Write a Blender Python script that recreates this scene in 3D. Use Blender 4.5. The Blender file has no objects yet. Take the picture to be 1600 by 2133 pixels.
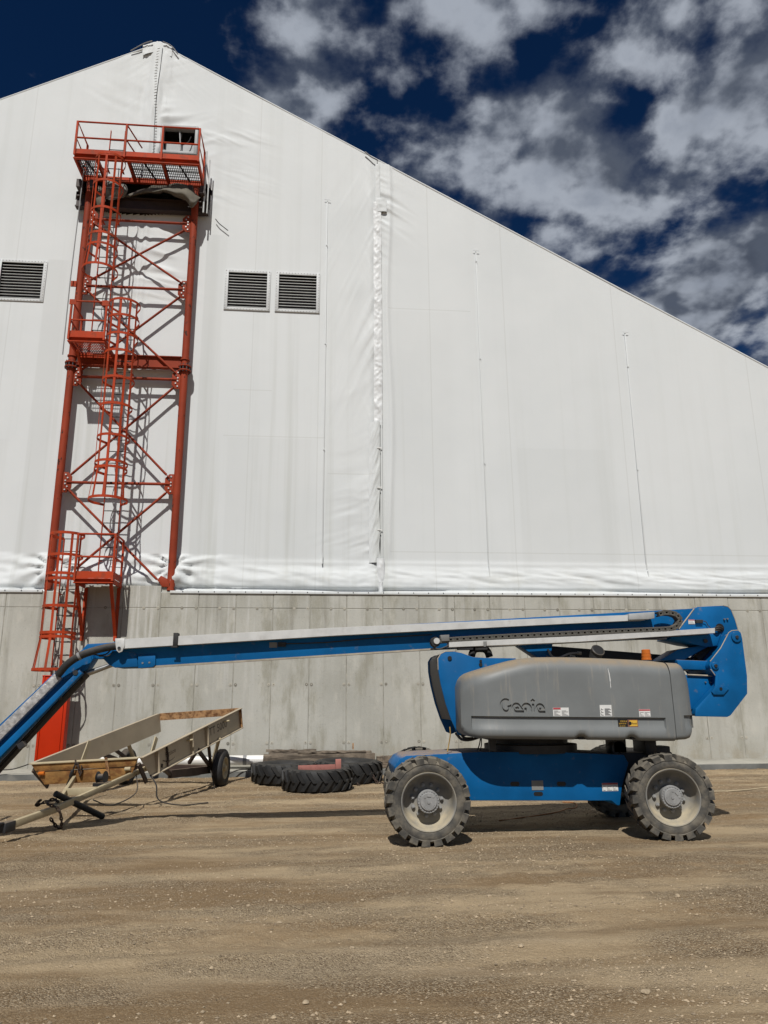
import bpy, bmesh, math, random
import numpy as np
from mathutils import Vector, Matrix

# ------------------------------------------------------------------ camera, sky, sun, exposure
scene = bpy.context.scene
col = scene.collection
YAW, PITCH, ROLL = map(math.radians, (5.394, 14.176, -0.376))
cam_data = bpy.data.cameras.new('camera')
cam = bpy.data.objects.new('camera', cam_data)
col.objects.link(cam)
scene.camera = cam
cam_data.sensor_fit = 'HORIZONTAL'
cam_data.sensor_width = 36.0
cam_data.lens = 36.0 * 1560 / 1600
cam_data.clip_start = 0.05
cam_data.clip_end = 3000
_f = Vector((math.sin(YAW) * math.cos(PITCH), math.cos(YAW) * math.cos(PITCH), math.sin(PITCH)))
_r0 = Vector((math.cos(YAW), -math.sin(YAW), 0))
_u0 = _r0.cross(_f)
_r = _r0 * math.cos(ROLL) + _u0 * math.sin(ROLL)
_u = -_r0 * math.sin(ROLL) + _u0 * math.cos(ROLL)
cam.matrix_world = Matrix(((_r.x, _u.x, -_f.x, 0), (_r.y, _u.y, -_f.y, 0), (_r.z, _u.z, -_f.z, 1.65), (0, 0, 0, 1)))

scene.render.engine = 'CYCLES'
scene.cycles.max_bounces = 6
scene.cycles.diffuse_bounces = 2
scene.view_settings.view_transform = 'Standard'
scene.view_settings.look = 'None'
scene.view_settings.exposure = 0.0
scene.view_settings.gamma = 1.0
scene.view_settings.use_curve_mapping = False

LIGHT = Vector((0.215, 1.0, -1.30)).normalized()          # the way the sunlight travels
SUN_EL = math.asin(-LIGHT.z)
sun_data = bpy.data.lights.new('sun', 'SUN')
sun_data.energy = 4.3
sun_data.angle = math.radians(0.53)
sun_data.color = (1.0, 0.972, 0.92)
sun = bpy.data.objects.new('sun', sun_data)
sun.rotation_euler = LIGHT.to_track_quat('-Z', 'Y').to_euler()
sun.location = (-10, -30, 40)
col.objects.link(sun)

world = bpy.data.worlds.new('World')
scene.world = world
world.use_nodes = True


def build_sky():
    nt = world.node_tree
    nt.nodes.clear()
    N, L = nt.nodes.new, nt.links.new

    def math_(op, a, b=None, clamp=False):
        n = N('ShaderNodeMath'); n.operation = op; n.use_clamp = clamp
        for i, s in enumerate((a, b)):
            if s is None: continue
            if isinstance(s, (int, float)): n.inputs[i].default_value = s
            else: L(s, n.inputs[i])
        return n.outputs[0]

    def ramp(v, a, b, c=0.0, d=1.0, smooth=True):
        n = N('ShaderNodeMapRange'); n.interpolation_type = 'SMOOTHSTEP' if smooth else 'LINEAR'
        L(v, n.inputs[0])
        for i, s in enumerate((a, b, c, d)):
            if isinstance(s, (int, float)): n.inputs[i + 1].default_value = s
            else: L(s, n.inputs[i + 1])
        return n.outputs[0]

    out = N('ShaderNodeOutputWorld')
    bg = N('ShaderNodeBackground'); bg.inputs[1].default_value = 0.1
    sky = N('ShaderNodeTexSky'); sky.sky_type = 'NISHITA'; sky.sun_disc = False
    sky.sun_elevation = SUN_EL
    sky.sun_rotation = math.atan2(-LIGHT.x, -LIGHT.y)
    sky.altitude = 1500; sky.air_density = 1.0; sky.dust_density = 0.2; sky.ozone_density = 3.0
    tc = N('ShaderNodeTexCoord')
    sep = N('ShaderNodeSeparateXYZ'); L(tc.outputs['Generated'], sep.inputs[0])
    zz = math_('ADD', math_('MAXIMUM', sep.outputs[2], 0.0), 0.30)
    px = math_('DIVIDE', sep.outputs[0], zz)
    py = math_('DIVIDE', sep.outputs[1], zz)
    comb = N('ShaderNodeCombineXYZ'); L(px, comb.inputs[0]); L(py, comb.inputs[1])

    def noise(vec, scale, detail, rough, dist=0.0, off=(0, 0, 0)):
        m = N('ShaderNodeVectorMath'); m.operation = 'ADD'; L(vec, m.inputs[0]); m.inputs[1].default_value = off
        n = N('ShaderNodeTexNoise'); n.noise_dimensions = '2D'
        L(m.outputs[0], n.inputs['Vector'])
        n.inputs['Scale'].default_value = scale; n.inputs['Detail'].default_value = detail
        n.inputs['Roughness'].default_value = rough; n.inputs['Distortion'].default_value = dist
        return n.outputs[0]

    O = CLOUD_OFFSET
    n1 = noise(comb.outputs[0], 6.2, 10, 0.53, 0.05, O)
    n2 = noise(comb.outputs[0], 6.2, 4, 0.5, 0.05, (O[0] - 0.010, O[1] + 0.034, 0))
    fine = noise(comb.outputs[0], 11.0, 6, 0.6, 0.3, O)
    big = noise(comb.outputs[0], 1.1, 2, 0.5, 0, (O[0] + 7, O[1] - 3, 0))
    cover = ramp(math_('SUBTRACT', sep.outputs[0], math_('MULTIPLY', sep.outputs[2], 0.34)), -0.80, 0.10, -0.16, 0.105)
    cover = math_('ADD', cover, math_('MULTIPLY', math_('SUBTRACT', big, 0.5), 0.22))
    dens = math_('ADD', math_('ADD', n1, cover), math_('MULTIPLY', math_('SUBTRACT', fine, 0.5), 0.16))
    alpha = ramp(dens, 0.44, 0.69)
    lit = ramp(math_('ADD', math_('SUBTRACT', n1, n2), math_('MULTIPLY', math_('SUBTRACT', fine, 0.5), 0.05)), -0.10, 0.10)
    thick = ramp(dens, 0.58, 0.86)
    c1 = N('ShaderNodeMix'); c1.data_type = 'RGBA'
    c1.inputs[6].default_value = (0.92, 1.10, 1.48, 1); c1.inputs[7].default_value = (4.0, 4.35, 4.95, 1)
    L(lit, c1.inputs[0])
    c2 = N('ShaderNodeMix'); c2.data_type = 'RGBA'; c2.blend_type = 'MULTIPLY'
    c2.inputs[7].default_value = (0.62, 0.64, 0.68, 1)
    L(thick, c2.inputs[0]); L(c1.outputs[2], c2.inputs[6])
    deep = N('ShaderNodeMix'); deep.data_type = 'RGBA'; deep.blend_type = 'MULTIPLY'; deep.inputs[0].default_value = 1
    deep.inputs[7].default_value = SKY_TINT
    gam = N('ShaderNodeGamma'); gam.inputs[1].default_value = 1.35
    L(sky.outputs[0], gam.inputs[0]); L(gam.outputs[0], deep.inputs[6])
    mix = N('ShaderNodeMix'); mix.data_type = 'RGBA'
    L(alpha, mix.inputs[0]); L(deep.outputs[2], mix.inputs[6]); L(c2.outputs[2], mix.inputs[7])
    L(mix.outputs[2], bg.inputs[0]); L(bg.outputs[0], out.inputs[0])


CLOUD_OFFSET = (8.2, 4.4, 0)
SKY_TINT = (0.05, 0.122, 0.172, 1)
build_sky()

random.seed(7)
rng = np.random.default_rng(11)

# ------------------------------------------------------------------ noise for shaping geometry
_perm = rng.random((512, 512))


def vnoise(x, y):
    xi = np.floor(x).astype(int); yi = np.floor(y).astype(int)
    fx = x - xi; fy = y - yi
    fx = fx * fx * (3 - 2 * fx); fy = fy * fy * (3 - 2 * fy)
    a = _perm[xi % 512, yi % 512]; b = _perm[(xi + 1) % 512, yi % 512]
    c = _perm[xi % 512, (yi + 1) % 512]; d = _perm[(xi + 1) % 512, (yi + 1) % 512]
    return (a * (1 - fx) + b * fx) * (1 - fy) + (c * (1 - fx) + d * fx) * fy * 1.0


def fbm(x, y, oct=4, gain=0.5):
    s = 0; a = 1; t = 0
    for i in range(oct):
        s = s + a * (vnoise(x + 17.3 * i, y - 9.1 * i) - 0.5); t += a
        x = x * 2.03; y = y * 2.03; a *= gain
    return s / t


def sstep(a, b, x):
    t = np.clip((x - a) / (b - a), 0, 1)
    return t * t * (3 - 2 * t)


# ------------------------------------------------------------------ materials
MATS = {}


def mat(name, base, rough=0.6, metal=0.0, var=0.0, vscale=6.0, dust=0.0, dust_col=(0.30, 0.22, 0.14), dirt=0.0,
        dirt_col=(0.03, 0.025, 0.02), dscale=4.0, dstretch=(1, 1, 1), dlo=0.5, dhi=0.7, bump=0.0, bscale=60.0, spec=0.5,
        dust_lo=0.25, dust_hi=0.95, island=0.0, coat=0.0):
    m = bpy.data.materials.new(name); m.use_nodes = True
    nt = m.node_tree; N, L = nt.nodes.new, nt.links.new
    b = nt.nodes['Principled BSDF']
    b.inputs['Roughness'].default_value = rough; b.inputs['Metallic'].default_value = metal
    b.inputs['Specular IOR Level'].default_value = spec
    if coat: b.inputs['Coat Weight'].default_value = coat; b.inputs['Coat Roughness'].default_value = 0.25
    tc = N('ShaderNodeTexCoord')
    cur = None

    def mixc(fac, a, bcol, mode='MIX'):
        n = N('ShaderNodeMix'); n.data_type = 'RGBA'; n.blend_type = mode
        if isinstance(fac, (int, float)): n.inputs[0].default_value = fac
        else: L(fac, n.inputs[0])
        for i, s in ((6, a), (7, bcol)):
            if isinstance(s, tuple): n.inputs[i].default_value = (*s[:3], 1)
            else: L(s, n.inputs[i])
        return n.outputs[2]

    def noise(scale, detail=5, r=0.55, stretch=(1, 1, 1)):
        mp = N('ShaderNodeMapping'); mp.inputs['Scale'].default_value = stretch; L(tc.outputs['Object'], mp.inputs[0])
        n = N('ShaderNodeTexNoise'); n.inputs['Scale'].default_value = scale; n.inputs['Detail'].default_value = detail
        n.inputs['Roughness'].default_value = r; L(mp.outputs[0], n.inputs['Vector'])
        return n.outputs[0]

    def rmp(v, lo, hi, a=0.0, c=1.0):
        n = N('ShaderNodeMapRange'); n.interpolation_type = 'SMOOTHSTEP'; L(v, n.inputs[0])
        for i, s in enumerate((lo, hi, a, c)): n.inputs[i + 1].default_value = s
        return n.outputs[0]

    cur = tuple(base)
    if var:
        lo = tuple(c * (1 - var) for c in base); hi = tuple(min(1, c * (1 + var)) for c in base)
        cur = mixc(rmp(noise(vscale), 0.3, 0.7), lo, hi)
    if island:
        g = N('ShaderNodeNewGeometry')
        hs = N('ShaderNodeHueSaturation')
        L(rmp(g.outputs['Random Per Island'], 0, 1, 1 - island, 1 + island), hs.inputs['Value'])
        if isinstance(cur, tuple): hs.inputs['Color'].default_value = (*cur, 1)
        else: L(cur, hs.inputs['Color'])
        cur = hs.outputs[0]
    if dirt:
        cur = mixc(rmp(noise(dscale, 7, 0.6, dstretch), dlo, dhi, 0, dirt), cur, tuple(dirt_col))
    if dust:
        g = N('ShaderNodeNewGeometry'); sp = N('ShaderNodeSeparateXYZ'); L(g.outputs['Normal'], sp.inputs[0])
        up = rmp(sp.outputs[2], dust_lo, dust_hi, 0, dust)
        pat = rmp(noise(9, 6, 0.6), 0.25, 0.6, 0.45, 1)
        mu = N('ShaderNodeMath'); mu.operation = 'MULTIPLY'; L(up, mu.inputs[0]); L(pat, mu.inputs[1])
        cur = mixc(mu.outputs[0], cur, tuple(dust_col))
        rr = rmp(mu.outputs[0], 0, 1, rough, 0.95); L(rr, b.inputs['Roughness'])
    if isinstance(cur, tuple): b.inputs['Base Color'].default_value = (*cur, 1)
    else: L(cur, b.inputs['Base Color'])
    if bump:
        bn = N('ShaderNodeBump'); bn.inputs['Strength'].default_value = bump; bn.inputs['Distance'].default_value = 0.01
        L(noise(bscale, 4), bn.inputs['Height']); L(bn.outputs[0], b.inputs['Normal'])
    MATS[name] = m
    return m


BLUE = mat('blue_paint', (0.002, 0.098, 0.275), 0.5, spec=0.18, var=0.14, vscale=2.2, dust=0.85, dust_lo=0.75, dirt=0.55, dirt_col=(0.20, 0.165, 0.12), dscale=9, dlo=0.60, dhi=0.78, bump=0.03, bscale=30)
EDGE = mat('worn_edge', (0.33, 0.29, 0.23), 0.7, var=0.2)
GREY = mat('grey_cover', (0.155, 0.165, 0.165), 0.5, var=0.07, vscale=2.5, dust=0.85, dust_col=(0.27, 0.205, 0.13), dust_lo=0.30, dust_hi=0.80, dirt=0.5, dirt_col=(0.30, 0.27, 0.225), dscale=6, dstretch=(3.0, 1, 0.30), dlo=0.54, dhi=0.80, bump=0.05, bscale=180)
ALU = mat('aluminium', (0.60, 0.60, 0.58), 0.45, metal=0.25, var=0.08, vscale=5, dirt=0.35, dirt_col=(0.3, 0.27, 0.23), dscale=7, dlo=0.55, dhi=0.8)
FILM = mat('film_wrapped', (0.34, 0.33, 0.32), 0.3, var=0.35, vscale=14, bump=0.8, bscale=30)
BLACK = mat('black_rubber', (0.018, 0.018, 0.018), 0.7, var=0.3, vscale=20, dust=0.3)
DARK = mat('dark_steel', (0.022, 0.023, 0.026), 0.55, var=0.3, dust=0.5)
CHAIN = mat('cable_chain', (0.075, 0.072, 0.062), 0.7, var=0.25, vscale=30, dust=0.3)
STEEL = mat('bare_steel', (0.35, 0.35, 0.34), 0.35, metal=0.8, var=0.15)
TYRE = mat('tyre_rubber', (0.058, 0.055, 0.049), 0.88, var=0.25, vscale=8, dirt=0.85, dirt_col=(0.165, 0.145, 0.112), dscale=7, dlo=0.38, dhi=0.66, dust=0.55, dust_col=(0.22, 0.19, 0.145), bump=0.35, bscale=45)
TYRE2 = mat('old_tyre_rubber', (0.012, 0.012, 0.012), 0.62, var=0.3, vscale=6, dirt=0.35, dirt_col=(0.05, 0.045, 0.036), dscale=4, dlo=0.5, dhi=0.8, dust=0.15, dust_col=(0.1, 0.085, 0.07), dust_lo=.7, bump=0.2, bscale=40)
RIM = mat('wheel_rim', (0.205, 0.20, 0.185), 0.65, var=0.15, dirt=0.45, dirt_col=(0.30, 0.262, 0.19), dscale=5, dlo=0.45, dhi=0.65, dust=0.9, dust_col=(0.42, 0.36, 0.25), dust_lo=0.05, dust_hi=0.6)
HUB = mat('hub_paint', (0.25, 0.25, 0.245), 0.55, var=0.15, vscale=14)
AMBER = mat('amber_lens', (0.50, 0.13, 0.015), 0.25, var=0.1)
RED = mat('red_paint', (0.385, 0.046, 0.013), 0.65, spec=0.15, var=0.14, vscale=1.2, dirt=0.65, dirt_col=(0.20, 0.055, 0.028), dscale=4, dlo=0.50, dhi=0.66, bump=0.04, bscale=60)
RED_CHIP = mat('red_paint_chipped', (0.25, 0.041, 0.018), 0.65, spec=0.15, var=0.18, vscale=1.0, dirt=0.9, dirt_col=(0.035, 0.02, 0.015), dscale=5.5, dstretch=(1.6, 1.6, 0.8), dlo=0.615, dhi=0.635, bump=0.05)
RED_DOOR = mat('red_guard_paint', (0.47, 0.026, 0.003), 0.5, spec=0.2, var=0.06, vscale=1.5)
RUSTY = mat('rusted_steel', (0.36, 0.20, 0.09), 0.85, var=0.3, vscale=10, dirt=0.9, dirt_col=(0.14, 0.055, 0.018), dscale=11, dlo=0.46, dhi=0.62, bump=0.4, bscale=40)
RUST_FRONT = mat('rusted_beam', (0.335, 0.175, 0.052), 0.85, var=0.3, vscale=5, dirt=0.85, dirt_col=(0.17, 0.065, 0.016), dscale=6, dstretch=(1, 1, 2.0), dlo=0.44, dhi=0.66, bump=0.4, bscale=45)
BEIGE = mat('beige_paint', (0.40, 0.335, 0.24), 0.6, var=0.08, vscale=2, dirt=0.3, dirt_col=(0.22, 0.14, 0.08), dscale=4, dlo=0.55, dhi=0.8)
CREAM = mat('cream_paint', (0.39, 0.325, 0.205), 0.65, var=0.1, dirt=0.4, dirt_col=(0.22, 0.14, 0.07), dscale=6, dlo=0.55, dhi=0.75)
BROWN = mat('brown_paint', (0.036, 0.021, 0.016), 0.6, var=0.2, dust=0.4)
PVC = mat('white_pipe', (0.74, 0.73, 0.70), 0.4, var=0.05, dirt=0.3, dirt_col=(0.42, 0.36, 0.28), dscale=3)
TAPE = mat('grey_tape', (0.22, 0.22, 0.22), 0.6, var=0.1)
PINK = mat('faded_red_plate', (0.34, 0.135, 0.11), 0.75, var=0.15, dirt=0.8, dirt_col=(0.06, 0.03, 0.025), dscale=12, dlo=0.6, dhi=0.66)
WOOD = mat('weathered_timber', (0.17, 0.135, 0.10), 0.9, var=0.35, vscale=5, dirt=0.8, dirt_col=(0.05, 0.038, 0.028), dscale=2.5, dstretch=(0.6, 9, 9), dlo=0.45, dhi=0.62, bump=0.6, bscale=30)
TARP = mat('torn_tarp', (0.10, 0.087, 0.064), 0.75, var=0.2, vscale=3, bump=0.2, bscale=10)
GALV = mat('galvanised_frame', (0.52, 0.53, 0.52), 0.5, metal=0.15, var=0.1)
SLAT = mat('louvre_slat_paint', (0.42, 0.43, 0.42), 0.5, var=0.1)
DARKVOID = mat('interior_dark_paint', (0.006, 0.006, 0.006), 0.95)  # near-black colour standing in for the unlit inside of the building
WHITE = mat('decal_white', (0.66, 0.66, 0.64), 0.5, var=0.05)
INK = mat('decal_ink', (0.03, 0.03, 0.035), 0.6)
DRED = mat('decal_red', (0.42, 0.06, 0.07), 0.5)
DYEL = mat('decal_yellow', (0.62, 0.38, 0.05), 0.5)
DBLK = mat('decal_black', (0.008, 0.008, 0.008), 0.5)
STENCIL = mat('stencil_ink', (0.07, 0.05, 0.035), 0.7)
ORANGE = mat('cord_orange', (0.36, 0.14, 0.04), 0.7, var=0.2)
ROPE = mat('pale_rope', (0.42, 0.34, 0.22), 0.8, var=0.1)
STRAP = mat('strap_yellow', (0.30, 0.19, 0.05), 0.8, var=0.2)
PLATEGREY = mat('spec_plate', (0.20, 0.20, 0.19), 0.5, var=0.1)


# ------------------------------------------------------------------ mesh helpers
class MB:
    def __init__(s):
        s.v = []; s.f = []

    def add(s, vs, fs):
        o = len(s.v)
        s.v += [tuple(p) for p in vs]; s.f += [tuple(i + o for i in f) for f in fs]
        return s

    def box(s, x0, x1, y0, y1, z0, z1):
        return s.add([(x, y, z) for z in (z0, z1) for y in (y0, y1) for x in (x0, x1)],
                     [(0, 2, 3, 1), (4, 5, 7, 6), (0, 1, 5, 4), (2, 6, 7, 3), (0, 4, 6, 2), (1, 3, 7, 5)])

    def bar(s, p, q, w, h, up=(0, 0, 1)):
        p, q, up = Vector(p), Vector(q), Vector(up)
        d = (q - p).normalized(); a = d.cross(up)
        if a.length < 1e-4: a = d.cross(Vector((1, 0, 0)))
        a.normalize(); b = a.cross(d).normalized()
        vs = [c + a * (i * w / 2) + b * (j * h / 2) for c in (p, q) for i, j in ((-1, -1), (1, -1), (1, 1), (-1, 1))]
        return s.add(vs, [(3, 2, 1, 0), (4, 5, 6, 7), (0, 1, 5, 4), (1, 2, 6, 5), (2, 3, 7, 6), (3, 0, 4, 7)])

    def tube(s, pts, r, n=8, closed=False, caps=True):
        pts = [Vector(p) for p in pts]; m = len(pts); rings = []
        prev = None
        for i, p in enumerate(pts):
            if closed: t = (pts[(i + 1) % m] - pts[i - 1]).normalized()
            else: t = (pts[min(i + 1, m - 1)] - pts[max(i - 1, 0)]).normalized()
            if prev is None:
                a = t.cross(Vector((0, 0, 1)))
                if a.length < 1e-3: a = t.cross(Vector((1, 0, 0)))
            else:
                a = prev - t * prev.dot(t)
            a.normalize(); prev = a; b = t.cross(a)
            rr = r[i] if isinstance(r, (list, tuple)) else r
            rings.append([p + a * (rr * math.cos(k * 2 * math.pi / n)) + b * (rr * math.sin(k * 2 * math.pi / n)) for k in range(n)])
        vs = [q for ring in rings for q in ring]; fs = []
        for i in range(m if closed else m - 1):
            j = (i + 1) % m
            for k in range(n):
                l = (k + 1) % n
                fs.append((i * n + k, i * n + l, j * n + l, j * n + k))
        if caps and not closed:
            fs.append(tuple(range(n - 1, -1, -1))); fs.append(tuple((m - 1) * n + k for k in range(n)))
        return s.add(vs, fs)

    def prism(s, poly, y0, y1):
        """poly: (x, z) outline, extruded along Y"""
        a = sum(poly[i - 1][0] * poly[i][1] - poly[i][0] * poly[i - 1][1] for i in range(len(poly)))
        if a < 0: poly = poly[::-1]
        n = len(poly)
        vs = [(x, y0, z) for x, z in poly] + [(x, y1, z) for x, z in poly]
        fs = [tuple(range(n)), tuple(range(2 * n - 1, n - 1, -1))]
        fs += [(i, i + n, (i + 1) % n + n, (i + 1) % n) for i in range(n)]
        return s.add(vs, fs)

    def slab(s, quad, normal, t):
        """any planar polygon thickened along normal"""
        nv = Vector(normal).normalized() * t; n = len(quad)
        a = [Vector(q) for q in quad]; b = [q + nv for q in a]
        return s.add(a + b, [tuple(range(n - 1, -1, -1)), tuple(range(n, 2 * n))] +
                     [(i, (i + 1) % n, (i + 1) % n + n, i + n) for i in range(n)])

    def lathe(s, c, axis, prof, n=32, phase=0.0, caps=True):
        """prof: (radius, distance along axis)"""
        c = Vector(c); ax = Vector(axis).normalized()
        a = ax.cross(Vector((0, 0, 1)))
        if a.length < 1e-3: a = Vector((1, 0, 0))
        a.normalize(); b = ax.cross(a)
        vs = []
        for r, h in prof:
            for k in range(n):
                t = phase + k * 2 * math.pi / n
                vs.append(c + ax * h + a * (r * math.cos(t)) + b * (r * math.sin(t)))
        fs = []
        for i in range(len(prof) - 1):
            for k in range(n):
                l = (k + 1) % n
                fs.append((i * n + k, i * n + l, (i + 1) * n + l, (i + 1) * n + k))
        if caps and prof[0][0] > 0: fs.append(tuple(range(n - 1, -1, -1)))
        if caps and prof[-1][0] > 0: fs.append(tuple((len(prof) - 1) * n + k for k in range(n)))
        return s.add(vs, fs)


def wloc(o):
    v = Vector((0, 0, 0))
    while o is not None:
        v += o.location; o = o.parent
    return v


def mesh_from(mb, name, m, off=(0, 0, 0), bevel=0.0, seg=2, angle=38, smooth=True):
    me = bpy.data.meshes.new(name)
    ox, oy, oz = off
    me.from_pydata([(x - ox, y - oy, z - oz) for x, y, z in mb.v], [], mb.f)
    bm = bmesh.new(); bm.from_mesh(me)
    bmesh.ops.recalc_face_normals(bm, faces=bm.faces)
    if bevel:
        ed = [e for e in bm.edges if len(e.link_faces) == 2 and e.calc_face_angle(0) > math.radians(30)]
        bmesh.ops.bevel(bm, geom=ed, offset=bevel, segments=seg, profile=0.5, affect='EDGES', clamp_overlap=True)
    bm.to_mesh(me); bm.free()
    if smooth:
        me.polygons.foreach_set('use_smooth', [True] * len(me.polygons))
        me.set_sharp_from_angle(angle=math.radians(angle))
    if m: me.materials.append(m)
    return me


def obj(name, mb, m, parent=None, bevel=0.0, seg=2, angle=38, smooth=True, kind=None, label=None):
    """one mesh object; the shape is given in world coordinates, the parent's place is subtracted"""
    me = mesh_from(mb, name, m, wloc(parent), bevel, seg, angle, smooth)
    o = bpy.data.objects.new(name, me); col.objects.link(o)
    if parent: o.parent = parent
    if kind: o['kind'] = kind
    if label: o['label'] = label
    return o


def inst(name, me, parent, loc, rot=(0, 0, 0)):
    """an object that shares mesh data, placed in world coordinates"""
    o = bpy.data.objects.new(name, me); col.objects.link(o)
    o.parent = parent
    o.location = Vector(loc) - wloc(parent); o.rotation_euler = rot
    return o


def thing(name, label, cat, loc, group=None):
    o = bpy.data.objects.new(name, None); col.objects.link(o)
    o.empty_display_size = 0.2
    o.location = loc; o['label'] = label; o['category'] = cat
    if group: o['group'] = group
    return o


def tag(o, label, cat, group=None):
    o['label'] = label; o['category'] = cat
    if group: o['group'] = group
    return o


def text_into(mb, body, o, u, v, size, depth=0.002, stretch=1.0):
    """lettering as flat printed geometry: o = lower left corner, u = reading direction, v = up"""
    cu = bpy.data.curves.new('lettering', 'FONT'); cu.body = body; cu.size = size
    cu.resolution_u = 2
    ob = bpy.data.objects.new('lettering', cu); col.objects.link(ob)
    bpy.context.view_layer.update()
    me = bpy.data.meshes.new_from_object(ob.evaluated_get(bpy.context.evaluated_depsgraph_get()))
    o, u, v = Vector(o), Vector(u).normalized(), Vector(v).normalized()
    n = u.cross(v)
    mb.add([o + u * (p.co.x * stretch) + v * p.co.y + n * depth for p in me.vertices], [tuple(p.vertices) for p in me.polygons])
    bpy.data.objects.remove(ob); bpy.data.curves.remove(cu); bpy.data.meshes.remove(me)
    return mb


def spline(pts, n=8):
    """Catmull-Rom through points"""
    P = [Vector(p) for p in pts]; P = [P[0] * 2 - P[1]] + P + [P[-1] * 2 - P[-2]]; out = []
    for i in range(1, len(P) - 2):
        for k in range(n):
            t = k / n
            out.append(0.5 * ((2 * P[i]) + (P[i + 1] - P[i - 1]) * t + (2 * P[i - 1] - 5 * P[i] + 4 * P[i + 1] - P[i + 2]) * t * t
                              + (3 * P[i] - P[i - 1] - 3 * P[i + 1] + P[i + 2]) * t ** 3))
    out.append(P[-2])
    return out

# ------------------------------------------------------------------ ground
def ground_z(x, y):
    x = np.asarray(x, float); y = np.asarray(y, float)
    near = 1 - sstep(40, 80, np.hypot(x, y - 10))
    z = 0.057 * sstep(14.6, 17.3, y)
    band = fbm(x * 0.10 + 3, y * 0.75 + x * 0.06, 3)
    z = z + near * 0.05 * band
    rough = sstep(-0.10, 0.22, fbm(x * 0.30 + 9, y * 0.9 + 4, 3))
    z = z + near * rough * 0.085 * np.abs(fbm(x * 2.6, y * 4.2 + 2, 5, 0.6))
    z = z + near * 0.016 * fbm(x * 6, y * 9, 3, 0.6)
    for yc, wd, dp, sl, sd in ((5.3, 0.20, 0.030, 0.02, 1), (6.15, 0.22, 0.035, 0.05, 2), (7.0, 0.18, 0.025, -0.03, 3), (7.75, 0.22, 0.030, 0.03, 4), (8.55, 0.18, 0.022, 0.0, 5), (10.9, 0.20, 0.022, -0.02, 6)):
        u = (y - yc - sl * x - 0.35 * fbm(x * 0.12 + sd, sd * 1.7 + 0 * y, 2)) / wd
        m_ = sstep(-0.12, 0.14, fbm(x * 0.16 + sd * 3, y * 0.3 + sd, 2))
        lug = 1 + 0.45 * np.sign(np.sin(x * 30 + 9 * np.abs(u))) * np.exp(-u ** 2)
        z = z + near * m_ * 0.55 * dp * (-np.exp(-u ** 2) * lug * 0.8 + 0.75 * np.exp(-((np.abs(u) - 1.5) / 0.5) ** 2) * (0.6 + 1.6 * np.abs(fbm(x * 4, y * 6, 3))))
    # the tyre track pressed in front of the machine and the low dirt ridge under the boom's shadow
    tread = np.exp(-((y - 7.85 - 0.03 * x) / 0.16) ** 2) * sstep(2.6, 4.4, x)
    z = z - near * tread * (0.018 + 0.014 * np.sin(x * 26 + y * 14))
    z = z + near * 0.06 * np.exp(-((x + 1.9) / 0.9) ** 2 - ((y - 11.75) / 0.22) ** 2) * (0.7 + 1.2 * np.abs(fbm(x * 5, y * 5, 3)))
    # settle flat where things stand
    for cx, cy, r in ((1.385, 9.45, 0.45), (4.32, 9.45, 0.45), (1.385, 11.45, 0.45), (4.32, 11.45, 0.45)):
        k = np.exp(-((x - cx) ** 2 + (y - cy) ** 2) / r ** 2)
        z = z * (1 - k) + k * 0.004
    return z


def axis(lo, hi, step, far, grow=1.35):
    a = list(np.arange(lo, hi + 1e-6, step)); s = step
    while a[-1] < far: s *= grow; a.append(a[-1] + s)
    s = step
    while a[0] > -far: s *= grow; a.insert(0, a[0] - s)
    return np.array(a)


def grid_mesh(name, X, Y, Z, m, smooth=True):
    ny, nx = X.shape
    co = np.stack([X, Y, Z], -1).reshape(-1, 3)
    i = np.arange(ny * nx).reshape(ny, nx)
    q = np.stack([i[:-1, :-1], i[:-1, 1:], i[1:, 1:], i[1:, :-1]], -1).reshape(-1, 4)
    return raw_mesh(name, co, q, m, smooth)


def raw_mesh(name, co, q, m, smooth=True):
    me = bpy.data.meshes.new(name)
    k = q.shape[1]
    me.vertices.add(len(co)); me.vertices.foreach_set('co', np.ascontiguousarray(co, dtype=np.float32).ravel())
    me.loops.add(q.size); me.loops.foreach_set('vertex_index', np.ascontiguousarray(q, dtype=np.int32).ravel())
    me.polygons.add(len(q)); me.polygons.foreach_set('loop_start', np.arange(0, q.size, k, dtype=np.int32))
    me.polygons.foreach_set('loop_total', np.full(len(q), k, dtype=np.int32))
    me.polygons.foreach_set('use_smooth', np.full(len(q), smooth))
    me.update(calc_edges=True); me.validate()
    me.materials.append(m)
    return me


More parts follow.
